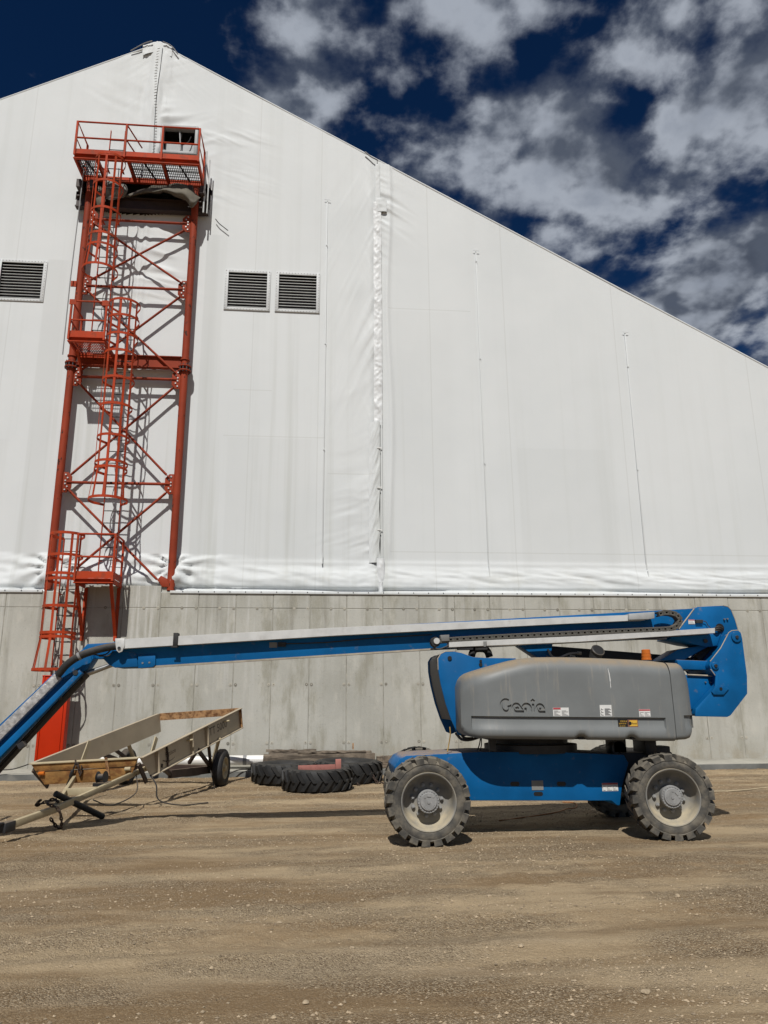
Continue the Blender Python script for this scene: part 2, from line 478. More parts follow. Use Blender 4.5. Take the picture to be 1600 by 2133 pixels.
def ground_material():
    m = bpy.data.materials.new('dirt_and_gravel'); m.use_nodes = True
    nt = m.node_tree; N, L = nt.nodes.new, nt.links.new
    b = nt.nodes['Principled BSDF']; b.inputs['Roughness'].default_value = 0.95; b.inputs['Specular IOR Level'].default_value = 0.2
    g = N('ShaderNodeNewGeometry')

    def noise(scale, detail=5, r=0.55, stretch=(1, 1, 1), off=(0, 0, 0)):
        mp = N('ShaderNodeMapping'); mp.inputs['Scale'].default_value = stretch; mp.inputs['Location'].default_value = off
        L(g.outputs['Position'], mp.inputs[0])
        n = N('ShaderNodeTexNoise'); n.inputs['Scale'].default_value = scale; n.inputs['Detail'].default_value = detail
        n.inputs['Roughness'].default_value = r; L(mp.outputs[0], n.inputs['Vector']); return n.outputs[0]

    def rmp(v, lo, hi, a=0.0, c=1.0):
        n = N('ShaderNodeMapRange'); n.interpolation_type = 'SMOOTHSTEP'; L(v, n.inputs[0])
        for i, s in enumerate((lo, hi, a, c)): n.inputs[i + 1].default_value = s
        return n.outputs[0]

    def mixc(fac, a, c, mode='MIX'):
        n = N('ShaderNodeMix'); n.data_type = 'RGBA'; n.blend_type = mode
        if isinstance(fac, (int, float)): n.inputs[0].default_value = fac
        else: L(fac, n.inputs[0])
        for i, s in ((6, a), (7, c)):
            if isinstance(s, tuple): n.inputs[i].default_value = (*s, 1)
            else: L(s, n.inputs[i])
        return n.outputs[2]
    soil = mixc(rmp(noise(1.1, 6, 0.6, (0.20, 1.05, 1)), 0.40, 0.60), (0.235, 0.158, 0.083), (0.45, 0.345, 0.215))
    soil = mixc(rmp(noise(0.8, 5, 0.6, (0.35, 1.3, 1), (4, 9, 0)), 0.55, 0.74, 0, 0.75), soil, (0.50, 0.405, 0.28))
    soil = mixc(rmp(noise(2.1, 6, 0.65, (0.4, 1.4, 1), (1, 3, 0)), 0.54, 0.70, 0, 0.7), soil, (0.170, 0.114, 0.063))
    # stones lying in the dirt, too small to stand out singly
    vor = N('ShaderNodeTexVoronoi'); vor.inputs['Scale'].default_value = 95; L(g.outputs['Position'], vor.inputs['Vector'])
    sepc = N('ShaderNodeSeparateColor'); L(vor.outputs['Color'], sepc.inputs[0])
    stone = mixc(sepc.outputs[0], (0.19, 0.134, 0.080), (0.60, 0.48, 0.325))
    gravel = rmp(noise(1.3, 6, 0.65, (0.45, 1.25, 1), (7, 2, 0)), 0.42, 0.60, 0.20, 0.95)
    pick = N('ShaderNodeMath'); pick.operation = 'MULTIPLY'
    L(rmp(sepc.outputs[1], 0.34, 0.50), pick.inputs[0]); L(gravel, pick.inputs[1])
    base = mixc(pick.outputs[0], soil, stone)
    base = mixc(rmp(noise(150, 3, 0.7), 0.35, 0.7, 0.0, 0.30), base, (0.13, 0.088, 0.050))
    L(base, b.inputs['Base Color'])
    add = N('ShaderNodeMath'); add.operation = 'MULTIPLY_ADD'
    inv = N('ShaderNodeMath'); inv.operation = 'SUBTRACT'; inv.inputs[0].default_value = 0.6; L(vor.outputs['Distance'], inv.inputs[1])
    L(inv.outputs[0], add.inputs[0]); L(gravel, add.inputs[1]); L(noise(40, 6, 0.7), add.inputs[2])
    bn = N('ShaderNodeBump'); bn.inputs['Strength'].default_value = 0.9; bn.inputs['Distance'].default_value = 0.028
    L(add.outputs[0], bn.inputs['Height']); L(bn.outputs[0], b.inputs['Normal'])
    return m


GROUND = ground_material()
ax_, ay_ = axis(-8, 13, 0.05, 900), axis(3.2, 18.6, 0.032, 900)
GX, GY = np.meshgrid(ax_, ay_)
gm = grid_mesh('ground', GX, GY, ground_z(GX, GY), GROUND)
ground = bpy.data.objects.new('ground', gm); col.objects.link(ground)
ground['kind'] = 'structure'; ground['label'] = 'tan dirt and gravel yard with wheel tracks in front of the building'

# loose stones: tens of thousands of small ones are one object, the larger ones are things
STONE = mat('yard_stone', (0.335, 0.262, 0.175), 0.9, island=0.32)


def stone_field(n, xr, yr, rmin, rmax, dens):
    x = rng.uniform(*xr, n * 3); y = yr[0] + (yr[1] - yr[0]) * rng.random(n * 3) ** 1.25
    d = dens(x, y); keep = rng.random(n * 3) < d
    x, y = x[keep][:n], y[keep][:n]; n = len(x)
    r = rmin + (rmax - rmin) * rng.random(n) ** 4.2
    base = np.array([(1, 0, 0), (-1, 0, 0), (0, 1, 0), (0, -1, 0), (0, 0, 1), (0, 0, -1)], float)
    v = base[None] * (1 + rng.uniform(-0.35, 0.35, (n, 6, 1))) + rng.uniform(-0.22, 0.22, (n, 6, 3))
    a = rng.uniform(0, 2 * np.pi, n); c, s = np.cos(a)[:, None], np.sin(a)[:, None]
    vx = v[..., 0] * c - v[..., 1] * s; vy = v[..., 0] * s + v[..., 1] * c
    flat = rng.uniform(0.45, 0.8, n)[:, None]
    co = np.stack([vx * r[:, None] + x[:, None], vy * r[:, None] * 0.85 + y[:, None],
                   v[..., 2] * r[:, None] * flat + (ground_z(x, y) + r * 0.18)[:, None]], -1).reshape(-1, 3)
    tri = np.array([(0, 2, 4), (2, 1, 4), (1, 3, 4), (3, 0, 4), (2, 0, 5), (1, 2, 5), (3, 1, 5), (0, 3, 5)])
    q = (tri[None] + (np.arange(n) * 6)[:, None, None]).reshape(-1, 3)
    return co, q


def dens(x, y):
    f = sstep(-0.16, 0.22, fbm(x * 0.45 + 7, y * 1.2 + 2, 4))
    wall = sstep(12.5, 16.5, y)
    return np.clip(0.05 + 0.75 * f ** 1.5 + 0.55 * wall, 0, 1)


co, q = stone_field(90000, (-8, 13), (3.6, 17.6), 0.0035, 0.015, dens)
me = raw_mesh('gravel', co, q, STONE, False)
gravel = bpy.data.objects.new('gravel', me); col.objects.link(gravel)
gravel['kind'] = 'stuff'; gravel['label'] = 'loose gravel strewn over the dirt yard'

# ------------------------------------------------------------------ the fabric building
XR, ZR = -4.742 * 18.53 / 18.184, 20.48            # ridge of the gable on the fabric plane
SLOPE = 0.552
YF, YW = 18.53, 18.18                              # fabric plane, concrete face
ZC = 4.21                                          # top of the concrete
XE = (ZR - ZC) / SLOPE                             # half span
building = thing('storage_building', 'large white fabric-clad gable storage building on a grey concrete wall', 'building', (XR, YW, 0))


def roof_z(x):
    return ZR - SLOPE * np.abs(np.asarray(x, float) - XR)


def fabric_material():
    m = bpy.data.materials.new('white_fabric'); m.use_nodes = True
    nt = m.node_tree; N, L = nt.nodes.new, nt.links.new
    b = nt.nodes['Principled BSDF']; b.inputs['Roughness'].default_value = 0.65; b.inputs['Specular IOR Level'].default_value = 0.2
    g = N('ShaderNodeNewGeometry'); sp = N('ShaderNodeSeparateXYZ'); L(g.outputs['Position'], sp.inputs[0])

    def noise(scale, detail=5, r=0.55, stretch=(1, 1, 1), off=(0, 0, 0)):
        mp = N('ShaderNodeMapping'); mp.inputs['Scale'].default_value = stretch; mp.inputs['Location'].default_value = off
        L(g.outputs['Position'], mp.inputs[0])
        n = N('ShaderNodeTexNoise'); n.inputs['Scale'].default_value = scale; n.inputs['Detail'].default_value = detail
        n.inputs['Roughness'].default_value = r; L(mp.outputs[0], n.inputs['Vector']); return n.outputs[0]

    def rmp(v, lo, hi, a=0.0, c=1.0):
        n = N('ShaderNodeMapRange'); n.interpolation_type = 'SMOOTHSTEP'; L(v, n.inputs[0])
        for i, s in enumerate((lo, hi, a, c)): n.inputs[i + 1].default_value = s
        return n.outputs[0]

    def mt(op, a, c=None):
        n = N('ShaderNodeMath'); n.operation = op
        for i, s in enumerate((a, c)):
            if s is None: continue
            if isinstance(s, (int, float)): n.inputs[i].default_value = s
            else: L(s, n.inputs[i])
        return n.outputs[0]

    def mixc(fac, a, c):
        n = N('ShaderNodeMix'); n.data_type = 'RGBA'
        if isinstance(fac, (int, float)): n.inputs[0].default_value = fac
        else: L(fac, n.inputs[0])
        for i, s in ((6, a), (7, c)):
            if isinstance(s, tuple): n.inputs[i].default_value = (*s, 1)
            else: L(s, n.inputs[i])
        return n.outputs[2]
    base = mixc(rmp(noise(0.35, 4), 0.3, 0.7), (0.605, 0.628, 0.632), (0.640, 0.660, 0.662))
    # rain streaks below the vents and along the frame
    st = rmp(noise(1.0, 6, 0.6, (3.2, 1, 0.07)), 0.47, 0.70, 0, 0.62)
    fade = mt('MULTIPLY', st, rmp(sp.outputs[2], 5.0, 13.5, 1.0, 0.25))
    fade = mt('MULTIPLY', fade, rmp(sp.outputs[0], 1.0, 4.0, 1.0, 0.3))
    base = mixc(fade, base, (0.475, 0.49, 0.465))
    # second layer of cloth: broad vertical bands with a straight edge
    for x0, x1, zt, k in ((-3.12, -2.55, 14.2, .30), (-7.25, -6.55, 13.2, .26), (-8.6, -7.6, 8.1, .16), (-2.3, 0.1, 8.3, .14), (5.3, 8.0, 8.2, .12), (2.0, 3.8, 12.1, .08)):
        e = mt('MULTIPLY', mt('MULTIPLY', rmp(sp.outputs[0], x0, x0 + 0.05), rmp(sp.outputs[0], x1 - 0.3, x1, 1, 0)), rmp(sp.outputs[2], zt - 0.05, zt, 1, 0))
        base = mixc(mt('MULTIPLY', e, k * 1.05), base, (0.47, 0.485, 0.475))
    # welded seams
    for x in (-10.6, -8.05, -1.75, 0.02, 3.05, 5.15, 8.3, 12.1, 14.4):
        d = mt('ABSOLUTE', mt('SUBTRACT', sp.outputs[0], x))
        base = mixc(rmp(d, 0.006, 0.022, 0.30, 0), base, (0.45, 0.46, 0.44))
    for z, xa, xb in ((12.15, 1.9, 4.2), (8.32, -2.4, 0.2), (7.35, 0.3, 1.5), (5.32, 1.9, 30), (9.6, -2.2, -1.2)):
        d = mt('ABSOLUTE', mt('SUBTRACT', sp.outputs[2], z))
        e = mt('MULTIPLY', rmp(d, 0.006, 0.022, 0.32, 0), mt('MULTIPLY', mt('GREATER_THAN', sp.outputs[0], xa), mt('LESS_THAN', sp.outputs[0], xb)))
        base = mixc(e, base, (0.44, 0.45, 0.42))
    # grime along the bottom hem
    hem = mt('MULTIPLY', rmp(sp.outputs[2], 4.2, 5.2, 1, 0), rmp(noise(1.6, 6, 0.6), 0.5, 0.75, 0, 0.5))
    base = mixc(hem, base, (0.49, 0.475, 0.40))
    L(base, b.inputs['Base Color'])
    bn = N('ShaderNodeBump'); bn.inputs['Strength'].default_value = 0.25; bn.inputs['Distance'].default_value = 0.03
    L(noise(1.6, 3, 0.5, (1, 1, 0.6)), bn.inputs['Height']); L(bn.outputs[0], b.inputs['Normal'])
    return m


FABRIC = fabric_material()
TORN = [(-6.697, 15.110), (-6.640, 15.603), (-6.472, 15.738), (-4.922, 15.841), (-3.277, 15.887), (-3.049, 15.558), (-3.072, 14.968), (-3.484, 14.821), (-4.840, 14.678), (-5.380, 14.676), (-5.936, 14.733), (-6.391, 14.826)]
HATCH = [(-4.491, 17.508), (-3.552, 17.546), (-3.506, 16.679), (-4.437, 16.661)]
VENTS = [(-8.49, -7.23), (-2.555, -1.325), (-1.19, 0.02)]      # louvre frames, left to right edges
VZ0, VZ1 = 11.90, 13.10


def inside(px, pz, poly):
    r = np.zeros(px.shape, bool); n = len(poly)
    for i in range(n):
        x0, z0 = poly[i - 1]; x1, z1 = poly[i]
        c = ((z0 > pz) != (z1 > pz)) & (px < (x1 - x0) * (pz - z0) / (z1 - z0 + 1e-12) + x0)
        r ^= c
    return r


SEAM = 1.62


def wrinkle(x, z, x0, side, zc, zh, slope, lam, amp, reach, seed):
    """pulled folds that start at a seam (x0) and die away to one side; side 0: a patch of loose cloth"""
    d = (x - x0) * (side or 1)
    if side:
        w = np.exp(-(np.clip(d, 0, 99) / reach) ** 1.3) * (d > 0) * sstep(0, 0.12, d)
    else:
        w = np.exp(-(d / reach) ** 2)
    w = w * np.exp(-((z - zc) / zh) ** 2)
    bend = 0.25 * lam * fbm(x * 0.9 + seed, z * 0.5 + seed, 2)
    ac = (z - slope * d + bend * 2) / lam
    n = fbm(ac * 1.1 + seed * 5, d / (lam * 5.0) + seed, 3, 0.55) * 2.2
    env = np.clip(0.55 + 2.6 * fbm(x * 0.5 + seed * 3, z * 0.9 - seed, 2), 0.05, 1.2)
    ridge = 1 - np.abs(n) * 1.6
    return 3.6 * amp * w * env * (0.45 * n + 0.65 * ridge * np.abs(ridge))


def fabric_out(x, z):
    d = 0.02 * fbm(x * 0.35, z * 0.30, 3) + 0.004 * fbm(x * 2.0, z * 1.1, 3)
    # ridge: gathered cloth on both sides of the lacing
    up = sstep(14.6, 16.4, z)
    d = d + 0.055 * up * np.exp(-((x - XR) / 0.22) ** 2)
    d = d + 0.16 * up * np.exp(-((x - XR) / 0.55) ** 2) * fbm((x - XR) * 3.4 + 0.5 * fbm(x * 1.5, z * 0.8, 2), z * 0.45, 4, 0.6)
    for s in (-1, 1):
        d = d + wrinkle(x, z, XR + 0.2 * s, s, 17.6, 1.9, 0.45, 0.62, 0.036, 0.95, 3 + s)
        d = d + wrinkle(x, z, XR + 0.15 * s, s, 19.4, 0.9, -0.9, 0.42, 0.026, 0.8, 11 + s)
    d = d + wrinkle(x, z, -2.6, 0, 16.7, 1.0, -0.35, 0.32, 0.040, 0.9, 21)
    d = d + wrinkle(x, z, -4.4, 0, 13.3, 1.0, -0.25, 0.36, 0.035, 0.8, 23)
    d = d + 0.03 * np.exp(-((x - XR) / 0.18) ** 2) * np.sin((x - XR) * 26 + 3 * fbm(x * 2, z * 0.5, 2)) * (1 - sstep(14.2, 15, z)) * sstep(5.0, 9, z)
    # patched seam near the middle of the picture
    d = d + wrinkle(x, z, SEAM, -1, 8.4, 1.0, -0.55, 0.42, 0.055, 0.75, 5)
    d = d + wrinkle(x, z, SEAM, -1, 6.7, 1.5, -0.25, 0.55, 0.030, 0.55, 6)
    d = d + wrinkle(x, z, SEAM, -1, 5.3, 0.7, -0.30, 0.34, 0.040, 0.85, 7)
    d = d + wrinkle(x, z, SEAM, -1, 12.0, 3.5, -2.2, 0.9, 0.020, 0.8, 8)
    d = d + wrinkle(x, z, SEAM, 1, 15.5, 1.2, -0.6, 0.5, 0.03, 0.5, 9)
    d = d + 0.035 * np.exp(-((x - SEAM + 0.22) / 0.10) ** 2) * (0.6 + 1.2 * fbm(x * 2, z * 0.8, 3))
    d = d + 0.040 * np.exp(-((x - SEAM - 0.30 - 0.05 * np.sin(z * 0.9)) / 0.07) ** 2) * sstep(4.9, 5.6, z)
    d = d + 0.060 * np.exp(-((x - SEAM) / 0.30) ** 2) * fbm(z * 2.2 + 5 * (x - SEAM), x * 1.2 + 4, 3) * (x < SEAM)
    # battens pull narrow grooves
    for xb in (0.19, 4.42, 8.60):
        d = d - 0.004 * np.exp(-((x - xb) / 0.09) ** 2) * sstep(4.8, 5.2, z)
    # hem: the cloth leans out over the concrete's edge and hangs in long diagonal folds
    t = np.clip((4.98 - z) / (4.98 - ZC), 0, 1)
    fold = fbm(x * 0.42 + 2, z * 2.4 + 0.35 * x, 3)
    crease = 1 - 2.6 * np.abs(fbm(x * 0.55 + 3, z * 4.2 + 0.5 * x, 4, 0.6))
    d = d + t ** 1.15 * 0.13 + 0.38 * t * (1 - t) * fold + 0.060 * np.sin(np.pi * np.clip(t * 1.15, 0, 1)) * crease
    d = d - 0.085 * np.exp(-((z - 4.33 - 0.05 * fbm(x * 0.3, z * 0, 2)) / 0.045) ** 2) * (0.5 + 1.6 * np.clip(fbm(x * 0.35 + 5, z * 0 + 1, 2) + 0.1, 0, 1))
    d = d + 0.018 * np.exp(-((z - 5.0) / 0.06) ** 2)
    # bunched round the feet of the tower
    for xf, zf in ((-6.27, 4.85), (-3.43, 4.9)):
        r = np.hypot(x - xf, (z - zf) * 1.1); a = np.arctan2(z - zf, x - xf)
        k = np.exp(-(r / 0.95) ** 2) * sstep(0.05, 0.3, r) * (z < 5.15)
        d = d + k * (0.050 * np.sin(a * 11 + 5 * fbm(x * 2, z * 2, 2)) + 0.03 + 0.12 * (0.5 - np.abs(fbm(a * 2.2 + 3, r * 2.0, 4, 0.62)) * 2.4))
    for xf, zf in ((-6.27, 4.6), (-3.36, 4.66)):
        d = d + 0.19 * np.exp(-(((x - xf) / 0.19) ** 2 + ((z - zf) / 0.33) ** 2)) * (1 + 1.1 * fbm(x * 6, z * 4, 4, 0.65))
    return d


def fabric_panel(xs, nz, holes, gap=None):
    v = np.concatenate([np.linspace(0, 0.075, 26)[:-1], np.linspace(0.075, 1, nz)])
    X = np.repeat(xs[None], len(v), 0)
    bot = np.where((xs > -5.9) & (xs < -3.45), 4.33, ZC) if holes else np.full(len(xs), ZC)
    Z = bot[None] + v[:, None] * (roof_z(xs) - bot)[None]
    O = fabric_out(X, Z)
    if gap:                                       # the slit in the seam: edges drawn apart low down
        side, = gap
        w = 0.030 * np.exp(-((Z - 5.55) / 0.42) ** 2) + 0.026 * np.exp(-((Z - 6.6) / 0.55) ** 2) + 0.008
        k = np.exp(-np.abs(X - SEAM) / 0.10)
        X = X + side * w * k
        O = O - 0.03 * k * (side < 0) * (w > 0.015)
    co = np.stack([X, YF - O, Z], -1).reshape(-1, 3)
    ny, nx = X.shape; i = np.arange(ny * nx).reshape(ny, nx)
    q = np.stack([i[:-1, :-1], i[:-1, 1:], i[1:, 1:], i[1:, :-1]], -1).reshape(-1, 4)
    if holes:
        c = co[q].mean(1); bad = np.zeros(len(q), bool)
        bad |= inside(c[:, 0], c[:, 2], TORN) | inside(c[:, 0], c[:, 2], HATCH)
        for a, b in VENTS:
            bad |= (c[:, 0] > a + .04) & (c[:, 0] < b - .04) & (c[:, 2] > VZ0 + .04) & (c[:, 2] < VZ1 - .04)
        q = q[~bad]
    me = raw_mesh('fabric_panel', co - np.array(building.location), q, FABRIC)
    o = bpy.data.objects.new('fabric_panel', me); col.objects.link(o); o.parent = building
    return o


def spread(a, b, s0, grow=1.12):
    out = [a]; s = s0 if b > a else -s0
    while abs(out[-1] - a) < abs(b - a): out.append(out[-1] + s); s *= grow
    out[-1] = b
    return out


left_out = spread(-11.5, XR - XE, 0.06)[::-1]
right_out = spread(14.5, XR + XE, 0.06)
fabric_panel(np.array(left_out[:-1] + list(np.arange(-11.5, XR, 0.06)) + [XR]), 270, True)
fabric_panel(np.concatenate([np.arange(XR, 0.2, 0.045), np.arange(0.2, SEAM - 0.01, 0.028), [SEAM]]), 330, True, gap=(-1,))
fabric_panel(np.concatenate([np.arange(SEAM, SEAM + 0.9, 0.03), np.arange(SEAM + 0.9, 14.5, 0.075), right_out]), 260, False, gap=(1,))

obj('hem_ledge', MB().box(XR - XE, XR + XE, YW + 0.02, YF + 0.1, ZC - 0.018, ZC + 0.004), FABRIC, building)
# roof and shell behind the gable
def shell(name, quad, nrm, t, m):
    return obj(name, MB().slab(quad, nrm, t), m, building)


YB = 75.0
for s in (-1, 1):
    xe = XR + s * (XE + 0.05)
    shell('roof', [(XR, YF + 0.02, ZR - 0.06), (XR, YB, ZR - 0.06), (xe, YB, ZC - 0.08), (xe, YF + 0.02, ZC - 0.08)], (0, 0, 1), 0.05, FABRIC)
    obj('side_wall', MB().box(XR + s * XE - 0.2, XR + s * XE + 0.2, YW + 0.62, YB, 0, ZC - 0.1), FABRIC, building)
    # the rolled edge where roof cloth and gable cloth meet
    pts = [(XR + s * (XE * k / 60), YF + 0.012, float(roof_z(XR + s * (XE * k / 60))) - 0.004) for k in range(61)]
    obj('gable_edge', MB().tube(pts, 0.028, 8), FABRIC, building)
shell('back_wall', [(XR - XE, YB, 0), (XR + XE, YB, 0), (XR + XE, YB, ZC), (XR, YB, ZR), (XR - XE, YB, ZC)], (0, 1, 0), 0.1, FABRIC)

# torn cap and lacing at the ridge
nx, ns = 34, 22
CXg, CSg = np.meshgrid(np.linspace(-0.42, 0.42, nx), np.linspace(0, 1, ns))
prof_z = np.interp(CSg, [0, 0.45, 0.6, 1], [-0.34, 0.02, 0.045, 0.0])
prof_y = np.interp(CSg, [0, 0.45, 0.6, 1], [-0.05, -0.045, 0.03, 0.4])
bumpy = 0.10 * fbm(CXg * 9 + 3, CSg * 2.2, 4, 0.6)
edge_ = 0.07 * fbm(CXg * 4 + 8, CSg * 0, 2) * (1 - CSg)
cap_me = grid_mesh('ridge_cap', CXg, YF + prof_y - np.abs(bumpy) - building.location.y, ZR + prof_z - SLOPE * np.sqrt(CXg ** 2 + 0.012) + 0.06 + 0.5 * bumpy + edge_, FABRIC)
cap_o = bpy.data.objects.new('ridge_cap', cap_me); col.objects.link(cap_o); cap_o.parent = building
lace = MB()
for k in range(44):
    z = 16.0 + k * 0.098
    x = XR + 0.02 + 0.06 * math.sin(k * 0.13) + 0.05
    yy = YF - float(fabric_out(np.array(x), np.array(z))) - 0.012
    lace.bar((x - 0.035, yy + 0.006, z), (x + 0.035, yy + 0.006, z + 0.035), 0.010, 0.010)
obj('lacing', lace, FABRIC, building, kind='stuff')
rope = MB().tube([(XR + 0.12 + 0.03 * math.sin(z * 1.3), YF - float(fabric_out(np.array(XR + 0.12), np.array(z))) - 0.012, z) for z in np.arange(15.9, 20.3, 0.15)], 0.007, 5)
obj('lacing_rope', rope, DARK, building)
for s in (-1, 1):
    obj('ridge_cable', MB().tube(spline([(XR + s * 0.15, YF - 0.12, ZR - 0.05), (XR + s * 0.40, YF - 0.1, ZR - 0.16), (XR + s * (0.75 if s < 0 else 0.6), YF - 0.08, ZR - 0.42)], 5), 0.016, 6), TAPE, building)
obj('eave_cable', MB().tube(spline([(SEAM - 0.36, YF - 0.08, float(roof_z(SEAM - 0.36)) - 0.03), (SEAM - 0.2, YF - 0.1, float(roof_z(SEAM - 0.2)) - 0.10), (SEAM, YF - 0.1, float(roof_z(SEAM)) - 0.10)], 5), 0.02, 6), TAPE, building)


# patched cover over the seam: crumpled shiny tape
def crumple(name, x0, x1, z0, z1, off, amp, m):
    nx, nz = 9, int((z1 - z0) / 0.035)
    X, Z = np.meshgrid(np.linspace(0, 1, nx), np.linspace(z0, z1, nz))
    edge = 0.012 * fbm(Z * 1.7, X * 0 + x0, 3)
    XX = x0 + (x1 - x0) * X + edge + 0.05 * (Z - 8.5) / 8 * 0
    h = off + amp * (1.6 * np.abs(fbm(XX * 7 + 3, Z * 8 + XX * 6, 4, 0.62)) + 0.9 * fbm(XX * 4 + 9, Z * 5.5 + XX * 9, 3) + 0.5 * fbm(XX * 9 + 2, Z * 13 - XX * 14, 2))
    h = h * np.sin(np.pi * np.clip(X, 0.04, 0.96)) ** 0.35
    me = grid_mesh(name, XX - building.location.x, YF - np.maximum(h, 0.01) - 0.035 - building.location.y, Z, m)
    o = bpy.data.objects.new(name, me); col.objects.link(o); o.parent = building
    return o


SHINY = mat('seam_tape', (0.66, 0.675, 0.68), 0.5, var=0.05, spec=0.3)
crumple('seam_cover', SEAM - 0.12, SEAM + 0.10, 8.70, 15.45, 0.022, 0.060, SHINY)
crumple('seam_cover', SEAM - 0.06, SEAM + 0.26, 15.15, 15.60, 0.03, 0.060, FABRIC)
crumple('seam_cover', SEAM - 0.06, SEAM + 0.07, 15.6, 16.75, 0.01, 0.03, FABRIC)
crumple('seam_cover', SEAM - 0.07, SEAM + 0.13, 4.50, 5.13, 0.08, 0.05, SHINY)
crumple('seam_cover', SEAM - 0.03, SEAM + 0.09, 4.22, 4.52, 0.15, 0.04, SHINY)


def gathered(x0, x1, z0, z1):
    """loose edge of the left cloth, gathered in slanting folds along the slit"""
    nx, nz = 16, int((z1 - z0) / 0.03)
    U, Z = np.meshgrid(np.linspace(0, 1, nx), np.linspace(z0, z1, nz))
    slit = 0.030 * np.exp(-((Z - 5.45) / 0.28) ** 2) + 0.026 * np.exp(-((Z - 6.45) / 0.42) ** 2) + 0.006
    X = x0 + (x1 - slit - x0) * U
    f = fbm(Z * 3.0 - U * 2.6, U * 0.9 + 3, 4, 0.6)
    h = 0.02 + 0.075 * np.sin(np.pi * np.clip(U * 0.92 + 0.04, 0, 1)) * (0.5 + 1.9 * f) + 0.03 * U
    me = grid_mesh('gathered_edge', X - building.location.x, YF - np.maximum(h, 0.004) - 0.02 - building.location.y, Z, FABRIC)
    o = bpy.data.objects.new('gathered_edge', me); col.objects.link(o); o.parent = building


gathered(SEAM - 0.26, SEAM + 0.035, 5.02, 8.78)
for z in (8.05, 6.98, 5.86):
    obj('seam_strap', MB().box(SEAM - 0.05, SEAM + 0.075, YF - 0.108, YF - 0.098, z - 0.016, z + 0.016), WHITE, building)
obj('seam_rail', MB().box(SEAM + 0.05, SEAM + 0.09, YF - 0.06, YF - 0.035, 5.1, 8.8), FABRIC, building)

# battens: long thin strips laced to the cloth
for x, z0, z1 in ((0.19, 4.98, 15.45), (4.42, 4.70, 14.05), (8.60, 4.62, 11.68)):
    y = YF - 0.03
    b = obj('batten', MB().box(x - 0.017, x + 0.017, y + 0.004, y + 0.03, z0 + 0.25, z1), FABRIC, building, bevel=0.004)
    obj('batten_foot', MB().box(x - 0.012, x + 0.012, y - 0.06, y + 0.03, z0, z0 + 0.25), FABRIC, b)
    obj('batten_cap', MB().bar((x - 0.08, y - 0.02, z1 + 0.005), (x + 0.09, y - 0.02, z1 - 0.01), 0.012, 0.012), FABRIC, b)
    for k in range(1, int((z1 - z0) / 3.0) + 1):
        obj('joint', MB().box(x - 0.022, x + 0.022, y - 0.012, y + 0.01, z0 + k * 3.0, z0 + k * 3.0 + 0.03), FABRIC, b)

# louvres
VENTFRAME = mat('vent_frame_paint', (0.53, 0.545, 0.545), 0.6, var=0.06)
slat_me = mesh_from(MB().bar((-0.52, 0, 0), (0.52, 0, 0), 0.020, 0.011, (0, 0.12, 1)), 'slat', SLAT)
for i, (a, b) in enumerate(VENTS):
    fr = MB()
    y0, y1 = YF - 0.030, YF - 0.004
    t = 0.095
    for w in ((a, a + t, VZ0, VZ1), (b - t, b, VZ0, VZ1), (a + t, b - t, VZ0, VZ0 + 0.075), (a + t, b - t, VZ1 - 0.075, VZ1)):
        fr.box(w[0], w[1], y0, y1, w[2], w[3])
    v = obj('louvre_vent', fr, VENTFRAME, building, bevel=0.003)
    rv = MB()
    for k in range(15):
        for xx, zz in ((a + 0.03, VZ0 + 0.04 + k * 0.08), (b - 0.03, VZ0 + 0.04 + k * 0.08), (a + 0.04 + k * 0.082, VZ0 + 0.025), (a + 0.04 + k * 0.082, VZ1 - 0.025)):
            rv.box(xx - 0.008, xx + 0.008, y0 - 0.006, y0 + 0.002, zz - 0.008, zz + 0.008)
    obj('rivets', rv, TAPE, v, kind='stuff')
    obj('interior_dark_sheet', MB().box(a + 0.05, b - 0.05, YF + 0.14, YF + 0.16, VZ0 + 0.05, VZ1 - 0.05), DARKVOID, v)  # added black sheet, makes the gaps between slats read as unlit
    for k in range(12):
        inst('slat', slat_me, v, ((a + b) / 2, YF + 0.02, VZ0 + 0.115 + k * 0.086))

# access hatch behind the top platform
hx0, hx1, hz0, hz1 = HATCH[0][0], HATCH[1][0], HATCH[2][1], HATCH[0][1]
fr = MB()
for w in ((hx0 - .05, hx0 + .03, hz0 - .05, hz1 + .05), (hx1 - .03, hx1 + .05, hz0 - .05, hz1 + .05), (hx0 + .03, hx1 - .03, hz1 - .03, hz1 + .05), (hx0 + .03, hx1 - .03, hz0 - .05, hz0 + .03)):
    fr.box(w[0], w[1], YF - 0.14, YF + 0.05, w[2], w[3])
HATCHP = mat('hatch_grey', (0.33, 0.34, 0.345), 0.6, var=0.1)
hatch = obj('hatch', fr, HATCHP, building, bevel=0.006)
obj('hatch_dark_sheet', MB().box(hx0 - .04, hx1 + .04, YF + 0.5, YF + 0.52, hz0 - .1, hz1 + .1), DARKVOID, hatch)  # added black sheet in place of the dark room behind the hatch
obj('hatch_panel', MB().box(hx0 + .05, hx1 - .06, YF + 0.12, YF + 0.14, hz0 - .02, hz0 + (hz1 - hz0) * 0.58), HATCHP, hatch)
obj('hatch_cable', MB().tube(spline([(hx0 + .5, YF - .02, hz1 - .1), (hx0 + .52, YF - .04, hz1 - .5), (hx0 + .7, YF - .02, hz1 - .42), (hx0 + .78, YF, hz1 - .2)], 6), 0.014, 6), BLACK, hatch)
obj('hatch_bar', MB().bar((hx0 + .46, YF - .04, hz1 - .06), (hx0 + .52, YF - .04, hz0 + .12), 0.03, 0.03), TAPE, hatch)

